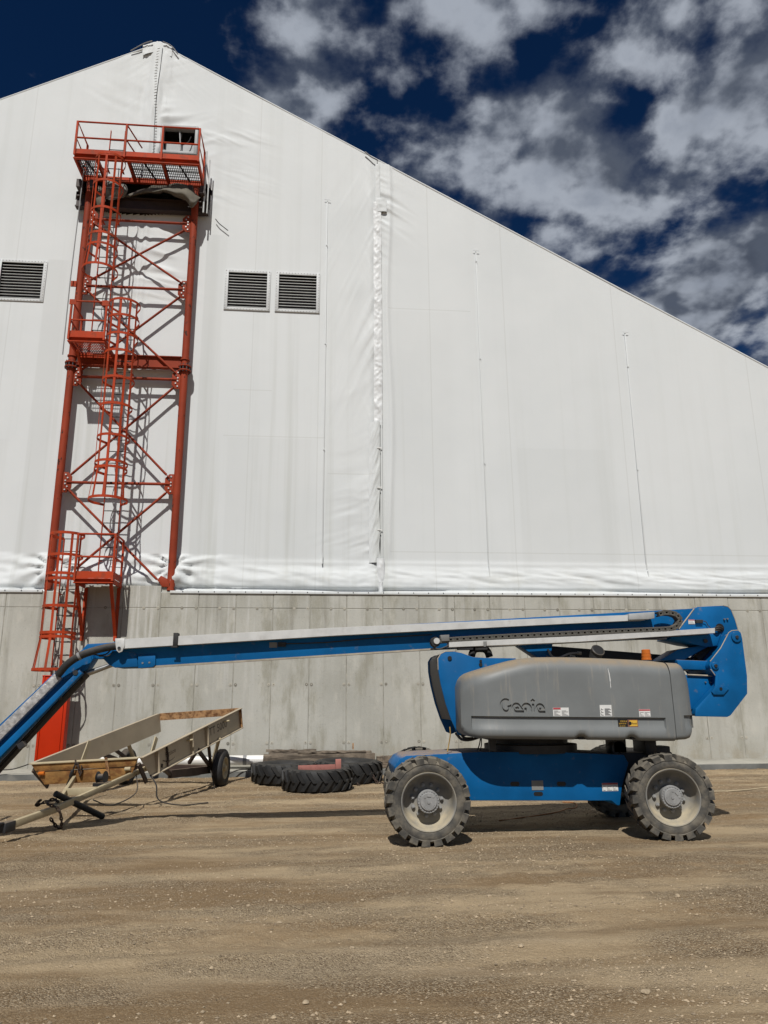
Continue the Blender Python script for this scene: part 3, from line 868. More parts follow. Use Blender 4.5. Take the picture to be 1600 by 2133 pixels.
# ------------------------------------------------------------------ concrete
def concrete_material():
    m = bpy.data.materials.new('cast_concrete'); m.use_nodes = True
    nt = m.node_tree; N, L = nt.nodes.new, nt.links.new
    b = nt.nodes['Principled BSDF']; b.inputs['Roughness'].default_value = 0.9; b.inputs['Specular IOR Level'].default_value = 0.25
    g = N('ShaderNodeNewGeometry'); sp = N('ShaderNodeSeparateXYZ'); L(g.outputs['Position'], sp.inputs[0])
    oi = N('ShaderNodeObjectInfo')

    def noise(scale, detail=5, r=0.55, stretch=(1, 1, 1), off=(0, 0, 0)):
        mp = N('ShaderNodeMapping'); mp.inputs['Scale'].default_value = stretch; mp.inputs['Location'].default_value = off
        L(g.outputs['Position'], mp.inputs[0])
        n = N('ShaderNodeTexNoise'); n.inputs['Scale'].default_value = scale; n.inputs['Detail'].default_value = detail
        n.inputs['Roughness'].default_value = r; L(mp.outputs[0], n.inputs['Vector']); return n.outputs[0]

    def rmp(v, lo, hi, a=0.0, c=1.0):
        n = N('ShaderNodeMapRange'); n.interpolation_type = 'SMOOTHSTEP'; L(v, n.inputs[0])
        for i, s in enumerate((lo, hi, a, c)): n.inputs[i + 1].default_value = s
        return n.outputs[0]

    def mt(op, a, c):
        n = N('ShaderNodeMath'); n.operation = op
        for i, s in enumerate((a, c)):
            if isinstance(s, (int, float)): n.inputs[i].default_value = s
            else: L(s, n.inputs[i])
        return n.outputs[0]

    def mixc(fac, a, c):
        n = N('ShaderNodeMix'); n.data_type = 'RGBA'
        if isinstance(fac, (int, float)): n.inputs[0].default_value = fac
        else: L(fac, n.inputs[0])
        for i, s in ((6, a), (7, c)):
            if isinstance(s, tuple): n.inputs[i].default_value = (*s, 1)
            else: L(s, n.inputs[i])
        return n.outputs[2]
    base = mixc(rmp(noise(0.55, 6, 0.6), 0.32, 0.68), (0.345, 0.340, 0.302), (0.46, 0.453, 0.408))
    base = mixc(rmp(oi.outputs['Random'], 0, 1, 0, 0.30), base, (0.39, 0.382, 0.345))
    base = mixc(rmp(noise(1.5, 7, 0.65, (1.5, 1, 0.45), (5, 0, 2)), 0.47, 0.66, 0, 0.72), base, (0.255, 0.243, 0.19))
    base = mixc(rmp(noise(2.6, 7, 0.65, (1.5, 1, 0.5), (15, 0, 7)), 0.54, 0.68, 0, 0.5), base, (0.50, 0.485, 0.43))
    # wash of lime and dark runs coming from under the hem
    top = rmp(sp.outputs[2], 1.2, 4.0, 0.30, 1)
    run = rmp(noise(1.0, 6, 0.62, (4.2, 1, 0.16)), 0.52, 0.70)
    base = mixc(mt('MULTIPLY', mt('MULTIPLY', run, top), 0.72), base, (0.225, 0.215, 0.185))
    lime = rmp(noise(1.0, 6, 0.62, (5.5, 1, 0.20), (3, 0, 1)), 0.53, 0.70)
    leftw = rmp(sp.outputs[0], -3.5, 0.5, 1.0, 0.35)
    base = mixc(mt('MULTIPLY', mt('MULTIPLY', mt('MULTIPLY', lime, top), leftw), 0.8), base, (0.56, 0.555, 0.53))
    splash = mt('MULTIPLY', rmp(sp.outputs[2], 0.2, 0.95, 1, 0), rmp(noise(2.2, 6, 0.65), 0.38, 0.66, 0, 0.75))
    base = mixc(splash, base, (0.29, 0.25, 0.185))
    base = mixc(rmp(noise(24, 4, 0.7), 0.60, 0.72, 0, 0.45), base, (0.16, 0.15, 0.125))
    base = mixc(rmp(noise(55, 3, 0.7), 0.3, 0.7, 0, 0.22), base, (0.48, 0.46, 0.40))
    L(base, b.inputs['Base Color'])
    bn = N('ShaderNodeBump'); bn.inputs['Strength'].default_value = 0.35; bn.inputs['Distance'].default_value = 0.01
    L(noise(18, 7, 0.7), bn.inputs['Height']); L(bn.outputs[0], b.inputs['Normal'])
    return m


CONC = concrete_material()
JOINT = mat('joint_stain', (0.30, 0.288, 0.245), 0.95, var=0.3, vscale=3)
base_wall = obj('foundation_wall', MB().box(XR - XE - 0.2, XR + XE + 0.2, YW + 0.007, YW + 0.62, -0.3, ZC - 0.02), JOINT, building)
PITCHX = 0.883
panel_cache = {}
for k in range(-17, 19):
    x0 = 1.677 + k * PITCHX; x1 = x0 + PITCHX
    for z0, z1 in ((0.23, 3.83), (3.83, ZC)):
        raised = z1 == ZC and x0 > -6.2 and x1 < -3.3
        zt = 4.36 if raised else z1
        g = 0.012 + 0.005 * ((k * 7) % 3)
        mb = MB().box(x0 + g / 2, x1 - g / 2, YW - 0.004 * ((k * 5) % 3 == 0), YW + 0.05, z0 + 0.006, zt - 0.006)
        obj('concrete_panel', mb, CONC, base_wall, bevel=0.006, seg=1, smooth=False)
for xo, xn in ((XR - XE, 1.677 - 17 * PITCHX), (1.677 + 19 * PITCHX, XR + XE)):
    obj('concrete_panel', MB().box(xo, xn, YW, YW + 0.05, 0.23, ZC), CONC, base_wall, smooth=False)
obj('raised_upstand', MB().box(-6.1, -3.5, YW + 0.052, YW + 0.5, ZC - 0.02, 4.33), CONC, base_wall)
ties = MB()
for k in range(-9, 15):
    x = 1.677 + k * PITCHX
    for z in (2.045, 0.733, 3.828):
        for dx in (-0.055, 0.06):
            jx = x + dx + (0.44 if z > 3.5 and dx > 0 else 0)
            ties.lathe((jx, YW - 0.006, z), (0, 1, 0), [(0.036, -0.002), (0.036, 0.004)], 10)
            ties.lathe((jx, YW - 0.011, z), (0, 1, 0), [(0.014, -0.002), (0.014, 0.004)], 8)
TIE = mat('tie_hole_patch', (0.33, 0.31, 0.26), 0.95, island=0.40)
obj('tie_hole_patches', ties, TIE, base_wall, kind='stuff')
# hem rail: timber strip with bolts
obj('hem_strip', MB().box(-3.42, 22, YW - 0.035, YW + 0.02, ZC - 0.035, ZC + 0.028), FABRIC, building, bevel=0.006)
obj('hem_strip', MB().box(-24, -6.35, YW - 0.035, YW + 0.02, ZC - 0.035, ZC + 0.028), FABRIC, building, bevel=0.006)
bl = MB()
for k in range(70):
    x = -12 + k * 0.37
    if -6.3 < x < -3.45: continue
    bl.box(x - 0.010, x + 0.010, YW - 0.045, YW - 0.03, ZC - 0.004, ZC + 0.018)
obj('hem_bolts', bl, DARK, building, kind='stuff')
# footing with a weathered, sloping top
ft = MB().add([(XR - XE, YW + 0.01, 0.25), (XR + XE, YW + 0.01, 0.25), (XR + XE, 17.55, 0.188), (XR - XE, 17.55, 0.188),
               (XR - XE, YW + 0.01, -0.3), (XR + XE, YW + 0.01, -0.3), (XR + XE, 17.55, -0.3), (XR - XE, 17.55, -0.3)],
              [(0, 1, 2, 3), (3, 2, 6, 7), (0, 3, 7, 4), (1, 5, 6, 2), (4, 7, 6, 5), (0, 4, 5, 1)])
FOOT = mat('footing_concrete', (0.33, 0.315, 0.27), 0.9, var=0.2, vscale=1.5, dirt=0.5, dirt_col=(0.2, 0.19, 0.165), dscale=3, bump=0.4, bscale=20)
fto = obj('footing', ft, FOOT, building, bevel=0.012)
DAMP = mat('damp_concrete', (0.145, 0.148, 0.14), 0.85, var=0.25, vscale=2, dirt=0.5, dirt_col=(0.22, 0.21, 0.185), dscale=4, dlo=.5, dhi=.7, bump=0.3, bscale=15)
obj('footing_face', MB().box(XR - XE, XR + XE, 17.535, 17.547, -0.2, 0.176), DAMP, fto)

# ------------------------------------------------------------------ red lattice tower
XL_, XR_ = -6.26, -3.43
YT = 18.27
tower = thing('lattice_tower', 'red steel lattice tower with two round posts and crossed braces against the fabric', 'tower', (-4.85, YT, 4.2))
for x in (XL_, XR_):
    p = obj('post', MB().tube([(x, YT, 4.25), (x, YT, 15.42)], 0.094, 20), RED_CHIP, tower)
    for z in (10.05, 9.93):
        obj('flange', MB().lathe((x, YT, z), (0, 0, 1), [(0.165, 0), (0.165, 0.03)], 18), RED_CHIP, p)
    bo = MB()
    for k in range(10):
        a = k * math.pi / 5 + 0.2
        bo.lathe((x + 0.14 * math.cos(a), YT + 0.14 * math.sin(a), 9.90), (0, 0, 1), [(0.016, 0), (0.016, 0.21)], 6)
    obj('flange_bolts', bo, DARK, p, kind='stuff')
    obj('post_collar', MB().lathe((x, YT, 10.24), (0, 0, 1), [(0.122, 0), (0.122, 0.035)], 18), RED_CHIP, p)
NODES = [14.28, 12.28, 9.70, 6.90, 4.42]
YBR = YT - 0.02
gus = {}
for i, z in enumerate(NODES[:-1]):
    for s, x in ((1, XL_), (-1, XR_)):
        xo = x + s * 0.10
        g = MB().prism([(xo - s * 0.01, z - 0.26), (xo + s * 0.10, z - 0.26), (xo + s * 0.20, z - 0.15), (xo + s * 0.20, z + 0.15), (xo + s * 0.10, z + 0.26), (xo - s * 0.01, z + 0.26)], YBR - 0.012, YBR + 0.012)
        go = obj('gusset_plate', g, RED_CHIP, tower, bevel=0.004)
        bm_ = MB()
        for dx, dz in ((0.05, 0.19), (0.10, 0.11), (0.05, 0.04), (0.05, -0.04), (0.10, -0.11), (0.05, -0.19)):
            bm_.lathe((xo + s * dx, YBR - 0.034, z + dz), (0, 1, 0), [(0.020, 0), (0.020, 0.02)], 6)
        obj('bolt_heads', bm_, GALV, go, kind='stuff')
def brace(p, q, r=0.031, m=None):
    p, q = Vector(p), Vector(q); d = (q - p).normalized()
    t = MB().tube([p + d * 0.10, q - d * 0.10], r, 10)
    for a, b in ((p, p + d * 0.18), (q, q - d * 0.18)):
        t.bar(a, b, 0.018, 0.085, (0, 1, 0) if abs(d.y) < .5 else (0, 0, 1))
    return obj('brace', t, m or RED_CHIP, tower)


for a, b in zip(NODES[:-1], NODES[1:]):
    zb = b + 0.16 if b > 4.5 else b + 0.02
    brace((XL_ + 0.20, YBR - 0.045, a - 0.15), (XR_ - 0.20 - (0.05 if b < 4.5 else 0), YBR - 0.045, zb))
    brace((XR_ - 0.20, YBR + 0.045, a - 0.15), (XL_ + 0.20 + (0.35 if b < 4.5 else 0), YBR + 0.045, zb + (0.30 if b < 4.5 else 0)))
for z in NODES[:-1]:
    brace((XL_ + 0.18, YBR, z), (XR_ - 0.18, YBR, z), 0.036)
ib = MB().box(XL_ + 0.09, XR_ - 0.09, YT - 0.012, YT + 0.012, 10.03, 10.31).box(XL_ + 0.09, XR_ - 0.09, YT - 0.075, YT + 0.075, 10.31, 10.332).box(XL_ + 0.09, XR_ - 0.09, YT - 0.075, YT + 0.075, 10.008, 10.03)
obj('cross_beam', ib, RED_CHIP, tower)
obj('base_shoe', MB().prism([(-3.62, 4.33), (-3.46, 4.33), (-3.50, 4.52), (-3.66, 4.60), (-3.74, 4.50)], YT - 0.09, YT + 0.03), RED_CHIP, tower, bevel=0.005)
obj('clamp_plate', MB().box(XL_ - 0.19, XL_ - 0.05, YT - 0.13, YT - 0.10, 12.18, 12.34), RED, tower)
# head beams inside the tear
for y in (18.36, 18.95):
    hb = MB().box(XL_ - 0.35, XR_ + 0.35, y - 0.09, y + 0.09, 14.68, 14.71).box(XL_ - 0.35, XR_ + 0.35, y - 0.012, y + 0.012, 14.71, 15.0).box(XL_ - 0.35, XR_ + 0.35, y - 0.09, y + 0.09, 15.0, 15.03)
    obj('head_beam', hb, BROWN, tower)
for x in (XL_ - 0.2, XL_ + 0.15, XR_ - 0.1, XR_ + 0.22):
    obj('head_stub', MB().box(x - 0.06, x + 0.06, 17.95, 19.4, 15.05, 15.28), BROWN, tower)


# ------------------------------------------------------------------ platforms
def grating(x0, x1, y0, y1, z, sx, sy, t=0.006):
    m = MB()
    for x in np.arange(x0, x1 + 1e-6, sx): m.box(x - t / 2, x + t / 2, y0, y1, z - 0.03, z)
    for y in np.arange(y0, y1 + 1e-6, sy): m.box(x0, x1, y - t / 2, y + t / 2, z - 0.022, z - 0.004)
    return m


def rail_run(parent, pts, zs, r=0.024, m=RED):
    for z in zs:
        obj('guard_rail', MB().tube([(x, y, z) for x, y in pts], r, 8), m, parent)


# top platform
X0, X1, Y0, Y1, ZB = -6.52, -3.26, 17.56, 18.46, 15.60
top = thing('access_platform', 'wide red work platform with guard rails at the tower head beside the hatch', 'platform', ((X0 + X1) / 2, 18.0, ZB), 'platforms on the tower')
for n, bx in (('front_channel', (X0, X1, Y0, Y0 + 0.05)), ('back_channel', (X0, X1, Y1 - 0.05, Y1)), ('end_channel', (X0, X0 + 0.05, Y0 + 0.05, Y1 - 0.05)), ('end_channel', (X1 - 0.05, X1, Y0 + 0.05, Y1 - 0.05))):
    c = MB().box(*bx, ZB, ZB + 0.16)
    if n == 'front_channel': c = MB().box(X0, X1, Y0 + 0.035, Y0 + 0.05, ZB + 0.02, ZB + 0.14).box(X0, X1, Y0 - 0.03, Y0 + 0.05, ZB, ZB + 0.02).box(X0, X1, Y0 - 0.03, Y0 + 0.05, ZB + 0.14, ZB + 0.16)
    obj(n, c, RED, top)
for x in (-5.93, -5.13, -4.22):
    obj('joist', MB().box(x - 0.025, x + 0.025, Y0 + 0.05, Y1 - 0.05, ZB + 0.01, ZB + 0.14), RED, top)
for xa, xb in ((X0 + 0.05, -5.96), (-5.1, -4.25), (-4.19, X1 - 0.05)):
    obj('grating', grating(xa, xb, Y0 + 0.05, Y1 - 0.05, ZB + 0.17, 0.05, 0.11, 0.013), DARK, top, kind='stuff')
    obj('grating_stiffener', MB().bar((xa, Y0 + 0.45, ZB + 0.13), (xb, Y0 + 0.45, ZB + 0.13), 0.03, 0.05).bar(((xa + xb) / 2 - 0.1, Y0 + 0.05, ZB + 0.12), ((xa + xb) / 2 + 0.12, Y1 - 0.05, ZB + 0.12), 0.03, 0.04), DARK, top)
obj('toe_board', MB().box(X0, X1, Y0 - 0.012, Y0, ZB + 0.165, ZB + 0.30), RED, top)
for x in (X0 + 0.03, X1 - 0.03):
    obj('toe_board', MB().box(x - 0.006, x + 0.006, Y0, Y1, ZB + 0.165, ZB + 0.29), RED, top)
for x in (X0 + 0.025, -5.215, -4.26, X1 - 0.025):
    obj('guard_post', MB().bar((x, Y0 - 0.03, ZB + 0.1), (x, Y0 - 0.03, 16.74), 0.05, 0.05, (0, 1, 0)), RED, top)
for x in (X0 + 0.025, X1 - 0.025):
    obj('guard_post', MB().bar((x, Y1 - 0.03, ZB + 0.1), (x, Y1 - 0.03, 16.74), 0.05, 0.05, (0, 1, 0)), RED, top)
rail_run(top, [(X0 + 0.025, Y1 - 0.03), (X0 + 0.025, Y0 - 0.03), (X1 - 0.025, Y0 - 0.03), (X1 - 0.025, Y1 - 0.03)], (16.73, 16.23))
for z in (16.70, 16.25):
    obj('gate_bar', MB().tube([(-5.20, Y0 - 0.02, z), (-5.0, Y1 - 0.1, z)], 0.02, 8), RED, top)
obj('hanger_pipe', MB().tube([(X1 + 0.09, 18.1, 14.55), (X1 + 0.09, 18.1, 16.5)], 0.022, 8).tube([(X1 + 0.17, 18.2, 14.6), (X1 + 0.17, 18.2, 16.3)], 0.018, 8), GALV, top)

# middle platform
X0, X1, Y0, Y1, ZB = -6.08, -5.20, 17.29, 18.20, 10.19
mid = thing('access_platform', 'small red rest platform with mesh floor half way up the tower', 'platform', ((X0 + X1) / 2, 17.8, ZB), 'platforms on the tower')
obj('front_channel', MB().box(X0, X1, Y0 + 0.03, Y0 + 0.045, ZB + 0.02, ZB + 0.11).box(X0, X1, Y0 - 0.03, Y0 + 0.045, ZB, ZB + 0.02).box(X0, X1, Y0 - 0.03, Y0 + 0.045, ZB + 0.11, ZB + 0.125), RED, mid)
for x in (X0 + 0.02, X1 - 0.02):
    obj('end_channel', MB().box(x - 0.02, x + 0.02, Y0 + 0.045, Y1, ZB, ZB + 0.12), RED, mid)
obj('back_channel', MB().box(X0 + 0.04, X1 - 0.04, Y1 - 0.05, Y1, ZB, ZB + 0.12), RED, mid)
obj('grating', grating(X0 + 0.04, X1 - 0.04, Y0 + 0.045, Y1 - 0.05, ZB + 0.125, 0.042, 0.085, 0.007), RED, mid, kind='stuff')
obj('toe_board', MB().box(X0, X1, Y0 - 0.012, Y0, ZB + 0.135, ZB + 0.29), RED, mid)
for x, y in ((X0 + 0.02, Y0 - 0.03), (X1 - 0.02, Y0 - 0.03), (X0 + 0.02, Y1 - 0.1)):
    obj('guard_post', MB().bar((x, y, ZB + 0.05), (x, y, 11.28), 0.045, 0.045, (0, 1, 0)), RED, mid)
rail_run(mid, [(X0 + 0.02, Y1 - 0.1), (X0 + 0.02, Y0 - 0.03), (X1 - 0.02, Y0 - 0.03)], (11.27, 10.76))
for x in (X0 + 0.06, X1 - 0.04):
    obj('end_plate', MB().box(x - 0.09, x + 0.07, Y0 - 0.06, Y0 - 0.05, 11.16, 11.30), RED, mid)
for x in (X0 + 0.1, X1 - 0.1):
    obj('bracket', MB().bar((x, 17.75, ZB), (x, 18.17, 9.85), 0.05, 0.05), RED, mid)

# low platform
X0, X1, Y0, Y1, ZB = -5.41, -4.54, 17.34, 18.13, 4.28
low = thing('access_platform', 'low red rest platform on knee braces above the concrete wall', 'platform', ((X0 + X1) / 2, 17.8, ZB), 'platforms on the tower')
obj('front_channel', MB().box(X0, X1, Y0 + 0.03, Y0 + 0.045, ZB + 0.02, ZB + 0.09).box(X0, X1, Y0 - 0.035, Y0 + 0.045, ZB, ZB + 0.02).box(X0, X1, Y0 - 0.035, Y0 + 0.045, ZB + 0.09, ZB + 0.105), RED, low)
for x in (X0 + 0.02, X1 - 0.02):
    obj('end_channel', MB().box(x - 0.02, x + 0.02, Y0 + 0.045, Y1, ZB, ZB + 0.10), RED, low)
obj('deck', MB().box(X0 + 0.04, X1 - 0.04, Y0 + 0.045, Y1, ZB + 0.09, ZB + 0.10), RED, low)
obj('toe_board', MB().box(X0, X1, Y0 - 0.012, Y0, ZB + 0.112, ZB + 0.27), RED, low)
obj('toe_board', MB().box(X1 - 0.008, X1 + 0.004, Y0, Y1, ZB + 0.112, ZB + 0.26), RED, low)
for x, y in ((X0 + 0.02, Y0 - 0.03), (X1 - 0.02, Y0 - 0.03), (X1 - 0.02, Y1 - 0.06)):
    obj('guard_post', MB().bar((x, y, ZB + 0.05), (x, y, 5.42), 0.045, 0.045, (0, 1, 0)), RED, low)
rail_run(low, [(X0 + 0.02, Y0 - 0.03), (X1 - 0.02, Y0 - 0.03), (X1 - 0.02, Y1 - 0.06)], (5.41, 4.88))
for x in (X0 + 0.06, X1 - 0.06):
    obj('knee_brace', MB().bar((x, Y0 + 0.06, ZB), (x, 18.13, 3.16), 0.07, 0.05, (0, 0, 1)), RED, low)
    obj('wall_leg', MB().bar((x, 18.13, ZB), (x, 18.13, 3.05), 0.07, 0.06, (0, 1, 0)), RED, low)


# ------------------------------------------------------------------ caged ladders
def caged_ladder(label, xc, yr, z0, z1, hoops, bars=(-1.15, -0.62, 0.0, 0.62, 1.15), flare=None, rung_step=0.30, open_from=None, out=0.76, r=0.375):
    t = thing('caged_ladder', label, 'ladder', (xc, yr, z0), 'caged ladders on the tower')
    for s in (-1, 1):
        obj('ladder_rail', MB().bar((xc + s * 0.19, yr, z0), (xc + s * 0.19, yr, z1), 0.055, 0.016, (1, 0, 0)), RED, t)
    rm = mesh_from(MB().tube([(-0.19, 0, 0), (0.19, 0, 0)], 0.012, 6), 'rung', DARK)
    z = z0 + 0.2
    while z < z1: inst('rung', rm, t, (xc, yr, z)); z += rung_step
    yc = yr - (out - r)

    def ring(z, k=1.0):
        pts = [(xc - 0.20, yr, z)]
        for i in range(19):
            a = math.radians(-28 - 0) + (math.pi + 2 * math.radians(28)) * i / 18
            pts.append((xc - r * k * math.cos(a), yc - (r * k) * math.sin(a) - (k - 1) * 0.1, z))
        pts.append((xc + 0.20, yr, z))
        return pts
    for z in hoops:
        k = flare if (flare and z == min(hoops)) else 1.0
        P = ring(z, k)
        m = MB()
        for a, b in zip(P[:-1], P[1:]):
            d = (Vector(b) - Vector(a)).normalized()
            m.bar(Vector(a) - d * 0.004, Vector(b) + d * 0.004, 0.010, 0.062, (0, 0, 1))
        obj('cage_hoop', m, RED, t)
    hz = sorted(hoops)
    for a in bars:
        pts = []
        for z in hz:
            k = flare if (flare and z == hz[0]) else 1.0
            pts.append((xc + (r * k - 0.008) * math.sin(a), yc - (r * k - 0.008) * math.cos(a) - (k - 1) * 0.1, z))
        m = MB()
        for p, q in zip(pts[:-1], pts[1:]):
            m.bar(p, q, 0.055, 0.009, (-math.sin(a), math.cos(a), 0.0001))
        obj('cage_bar', m, RED, t)
    for z in np.arange(z0 + 0.5, z1, 1.6):
        for s in (-1, 1):
            obj('standoff', MB().bar((xc + s * 0.19, yr, z), (xc + s * 0.19, yr + 0.2, z), 0.045, 0.012), RED, t)
    return t


lad1 = caged_ladder('red caged ladder rising from the orange-red guard panel to the low platform', -5.71, 17.95, 0.42, 5.42, (2.37, 3.08, 3.17, 3.76, 4.37, 4.49, 4.92, 5.42), flare=1.22, bars=(-1.45, -0.8, -0.1, 0.6, 1.2))
lad2 = caged_ladder('long red caged ladder between the low and the middle platform', -4.87, 17.95, 4.42, 11.36, (6.27, 7.02, 7.17, 7.81, 8.60, 9.29, 9.99, 10.44, 10.93, 11.36), flare=1.18)
lad3 = caged_ladder('red caged ladder between the middle platform and the tower head', -5.555, 17.95, 10.35, 16.85, (12.28, 12.9, 13.21, 13.94, 14.74, 15.55), flare=1.15)
# climbing guard: folded sheet panel hooked over the foot of the first ladder
gp = MB().box(-5.93, -5.36, 17.52, 17.535, 0.42, 2.25).box(-5.93, -5.915, 17.535, 17.75, 0.42, 2.25).box(-5.375, -5.36, 17.535, 17.75, 0.42, 2.25)
gpo = obj('guard_panel', gp, RED_DOOR, lad1, bevel=0.004)
for x in (-5.885, -5.435):
    obj('panel_rib', MB().box(x - 0.012, x + 0.012, 17.498, 17.52, 0.42, 2.25), RED_DOOR, gpo, bevel=0.003)
obj('panel_hinge', MB().tube([(-5.93, 17.515, 2.24), (-5.36, 17.515, 2.24)], 0.014, 8), RED_DOOR, gpo)
obj('panel_top', MB().box(-5.93, -5.36, 17.535, 17.75, 2.235, 2.25), RED_DOOR, gpo)

# the torn sheet that hangs out below the top platform
def cloth(name, rows, m, seed, parent=None):
    """rows: lists of world points; a surface is stretched through them with folds"""
    R = [spline(r, 6) for r in rows]
    n = len(R[0]); cols = [spline([r[i] for r in R], 5) for i in range(n)]
    A = np.array([[tuple(p) for p in c] for c in cols]).transpose(1, 0, 2)
    A[..., 1] -= 0.16 * fbm(A[..., 0] * 4 + seed, A[..., 2] * 5, 4, 0.6)
    A[..., 2] += 0.10 * fbm(A[..., 0] * 5 + seed, A[..., 2] * 3 + 2, 3)
    off = np.array(wloc(parent))
    me = grid_mesh(name, A[..., 0] - off[0], A[..., 1] - off[1], A[..., 2] - off[2], m)
    so = bpy.data.objects.new(name, me); col.objects.link(so)
    if parent: so.parent = parent
    return so


RAG = mat('grubby_cloth', (0.17, 0.165, 0.15), 0.8, var=0.5, vscale=7)
flap = tag(cloth('torn_sheet', [[(-5.357, 18.300, 15.083), (-4.813, 18.200, 15.285), (-4.285, 18.100, 15.348), (-3.808, 18.000, 15.378), (-3.488, 18.000, 15.157), (-3.256, 18.050, 14.998)],
                            [(-5.303, 18.300, 15.041), (-4.765, 18.050, 15.052), (-4.226, 17.900, 15.018), (-3.708, 17.800, 14.900), (-3.418, 17.850, 14.763), (-3.260, 17.950, 14.863)],
                            [(-5.240, 18.350, 15.067), (-4.800, 18.200, 15.103), (-4.268, 18.100, 15.092), (-3.687, 18.000, 14.843), (-3.473, 17.950, 14.566), (-3.350, 18.000, 14.744)]], TARP, 2),
           'brown-grey torn sheet drooping from the tear under the top platform', 'tarpaulin')
rag = tag(cloth('torn_cloth', [[(-5.829, 18.200, 15.553), (-5.608, 18.150, 15.498), (-5.304, 18.200, 15.359)], [(-5.841, 18.100, 15.096), (-5.538, 18.000, 15.084), (-5.224, 18.150, 15.129)], [(-5.990, 18.200, 14.907), (-5.615, 18.100, 14.796), (-5.338, 18.250, 14.986)]], RAG, 5),
          'white rag of cloth caught behind the upper ladder cage', 'cloth')
rag2 = tag(cloth('torn_cloth', [[(-6.030, 18.250, 15.365), (-5.890, 18.200, 15.215), (-5.789, 18.200, 15.070)], [(-6.022, 18.100, 14.860), (-5.864, 18.050, 14.773), (-5.778, 18.100, 14.786)], [(-5.975, 18.200, 14.580), (-5.923, 18.200, 14.553), (-5.843, 18.200, 14.499)]], TARP, 8),
           'grey torn strip hanging beside the upper end of the left tower post', 'cloth')
# loose wires on the cloth
tag(obj('loose_wire', MB().tube(spline([(-2.886, 18.440, 14.609), (-2.788, 18.440, 14.479), (-2.653, 18.440, 14.365), (-2.531, 18.440, 14.267)], 6), 0.012, 6), BLACK), 'short loose black wire on the fabric right of the torn opening', 'wire')
tag(obj('conduit_cable', MB().tube([(XL_ - 0.11, 17.98, 15.6), (XL_ - 0.16, 18.0, 12.3), (XL_ - 0.17, 18.05, 10.2)], 0.014, 6), TAPE), 'thin grey cable running down beside the left tower post', 'cable')

# ------------------------------------------------------------------ the boom lift
lift = thing('boom_lift', 'blue and grey articulated boom lift on four big wheels, boom stowed level', 'boom lift', (2.86, 10.45, 0))
YN = 9.45
# wheels ----------------------------------------------------------
def tyre_mb(R=0.505, w=0.36, rim=0.325, nl=20):
    h = w / 2
    t = MB().lathe((0, 0, 0), (0, 1, 0), [(rim, -h + 0.035), (rim + 0.012, -h + 0.01), (rim + 0.03, -h), (rim + 0.075, -h - 0.004), (R - 0.085, -h + 0.004), (R - 0.075, -h - 0.003), (R - 0.065, -h + 0.012),
                                          (R - 0.042, -h + 0.06), (R - 0.038, 0), (R - 0.042, h - 0.06), (R - 0.065, h - 0.012), (rim + 0.07, h), (rim, h - 0.03)], 48, caps=False)
    for k in range(nl):
        for s in (-1, 1):
            a0 = 2 * math.pi * (k + (0.5 if s > 0 else 0)) / nl
            da = math.pi / nl * 0.66
            vs = []
            for (y, r0, r1, sh, f) in ((s * (h + 0.004), R - 0.080, R - 0.012, 0.0, 1.0), (s * (h - 0.035), R - 0.06, R, 0.01, 1.0), (-s * 0.03, R - 0.045, R - 0.003, 0.20, 0.62)):
                for a in (a0 + sh - da * f, a0 + sh + da * f):
                    for r in (r0, r1):
                        vs.append((r * math.cos(a), y, r * math.sin(a)))
            fs = []
            for i in (0, 1):
                o = i * 4
                fs += [(o, o + 4, o + 5, o + 1), (o + 2, o + 3, o + 7, o + 6), (o + 1, o + 5, o + 7, o + 3), (o, o + 2, o + 6, o + 4)]
            fs += [(0, 1, 3, 2), (8, 10, 11, 9)]
            t.add(vs, fs)
    return t


tyre_me = mesh_from(tyre_mb(), 'tyre', TYRE, bevel=0, angle=32)
rim_prof = [(0.318, -0.150), (0.333, -0.166), (0.330, -0.176), (0.318, -0.172), (0.306, -0.150), (0.296, -0.09), (0.286, -0.05), (0.262, 0.0), (0.232, 0.022), (0.06, 0.024)]
rim_me = mesh_from(MB().lathe((0, 0, 0), (0, 1, 0), rim_prof, 56, caps=False), 'wheel', RIM, angle=40)
hub_me = mesh_from(MB().lathe((0, 0, 0), (0, 1, 0), [(0.0, -0.155), (0.095, -0.155), (0.100, -0.150), (0.104, -0.135), (0.128, -0.135), (0.132, -0.128), (0.132, -0.085), (0.115, -0.08), (0.115, 0.03)], 40), 'hub', HUB, angle=30)
nut_me = mesh_from(MB().lathe((0, 0, 0), (0, 1, 0), [(0.0, -0.03), (0.012, -0.03), (0.013, -0.018), (0.024, -0.018), (0.024, 0.03)], 6), 'lug_nut', HUB)
hd = MB()
for k in range(24):
    a = 2 * math.pi * k / 24
    hd.lathe((0.118 * math.cos(a), -0.141, 0.118 * math.sin(a)), (0, 1, 0), [(0.0085, 0), (0.0085, 0.012)], 6)
for k in range(11):
    a = math.radians(200 + k * 14)
    hd.box(0.074 * math.cos(a) - 0.005, 0.074 * math.cos(a) + 0.005, -0.158, -0.15, 0.074 * math.sin(a) - 0.008, 0.074 * math.sin(a) + 0.008)
hd.box(-0.03, 0.02, -0.162, -0.15, 0.055, 0.07); hd.lathe((-0.05, -0.160, 0.045), (0, 1, 0), [(0.012, 0), (0.012, 0.01)], 8); hd.lathe((0.05, -0.160, 0.06), (0, 1, 0), [(0.012, 0), (0.012, 0.01)], 8)
hd.lathe((0.0, -0.163, -0.005), (0, 1, 0), [(0.018, 0), (0.018, 0.01)], 8)
hubd_me = mesh_from(hd, 'hub_bolts', HUB)
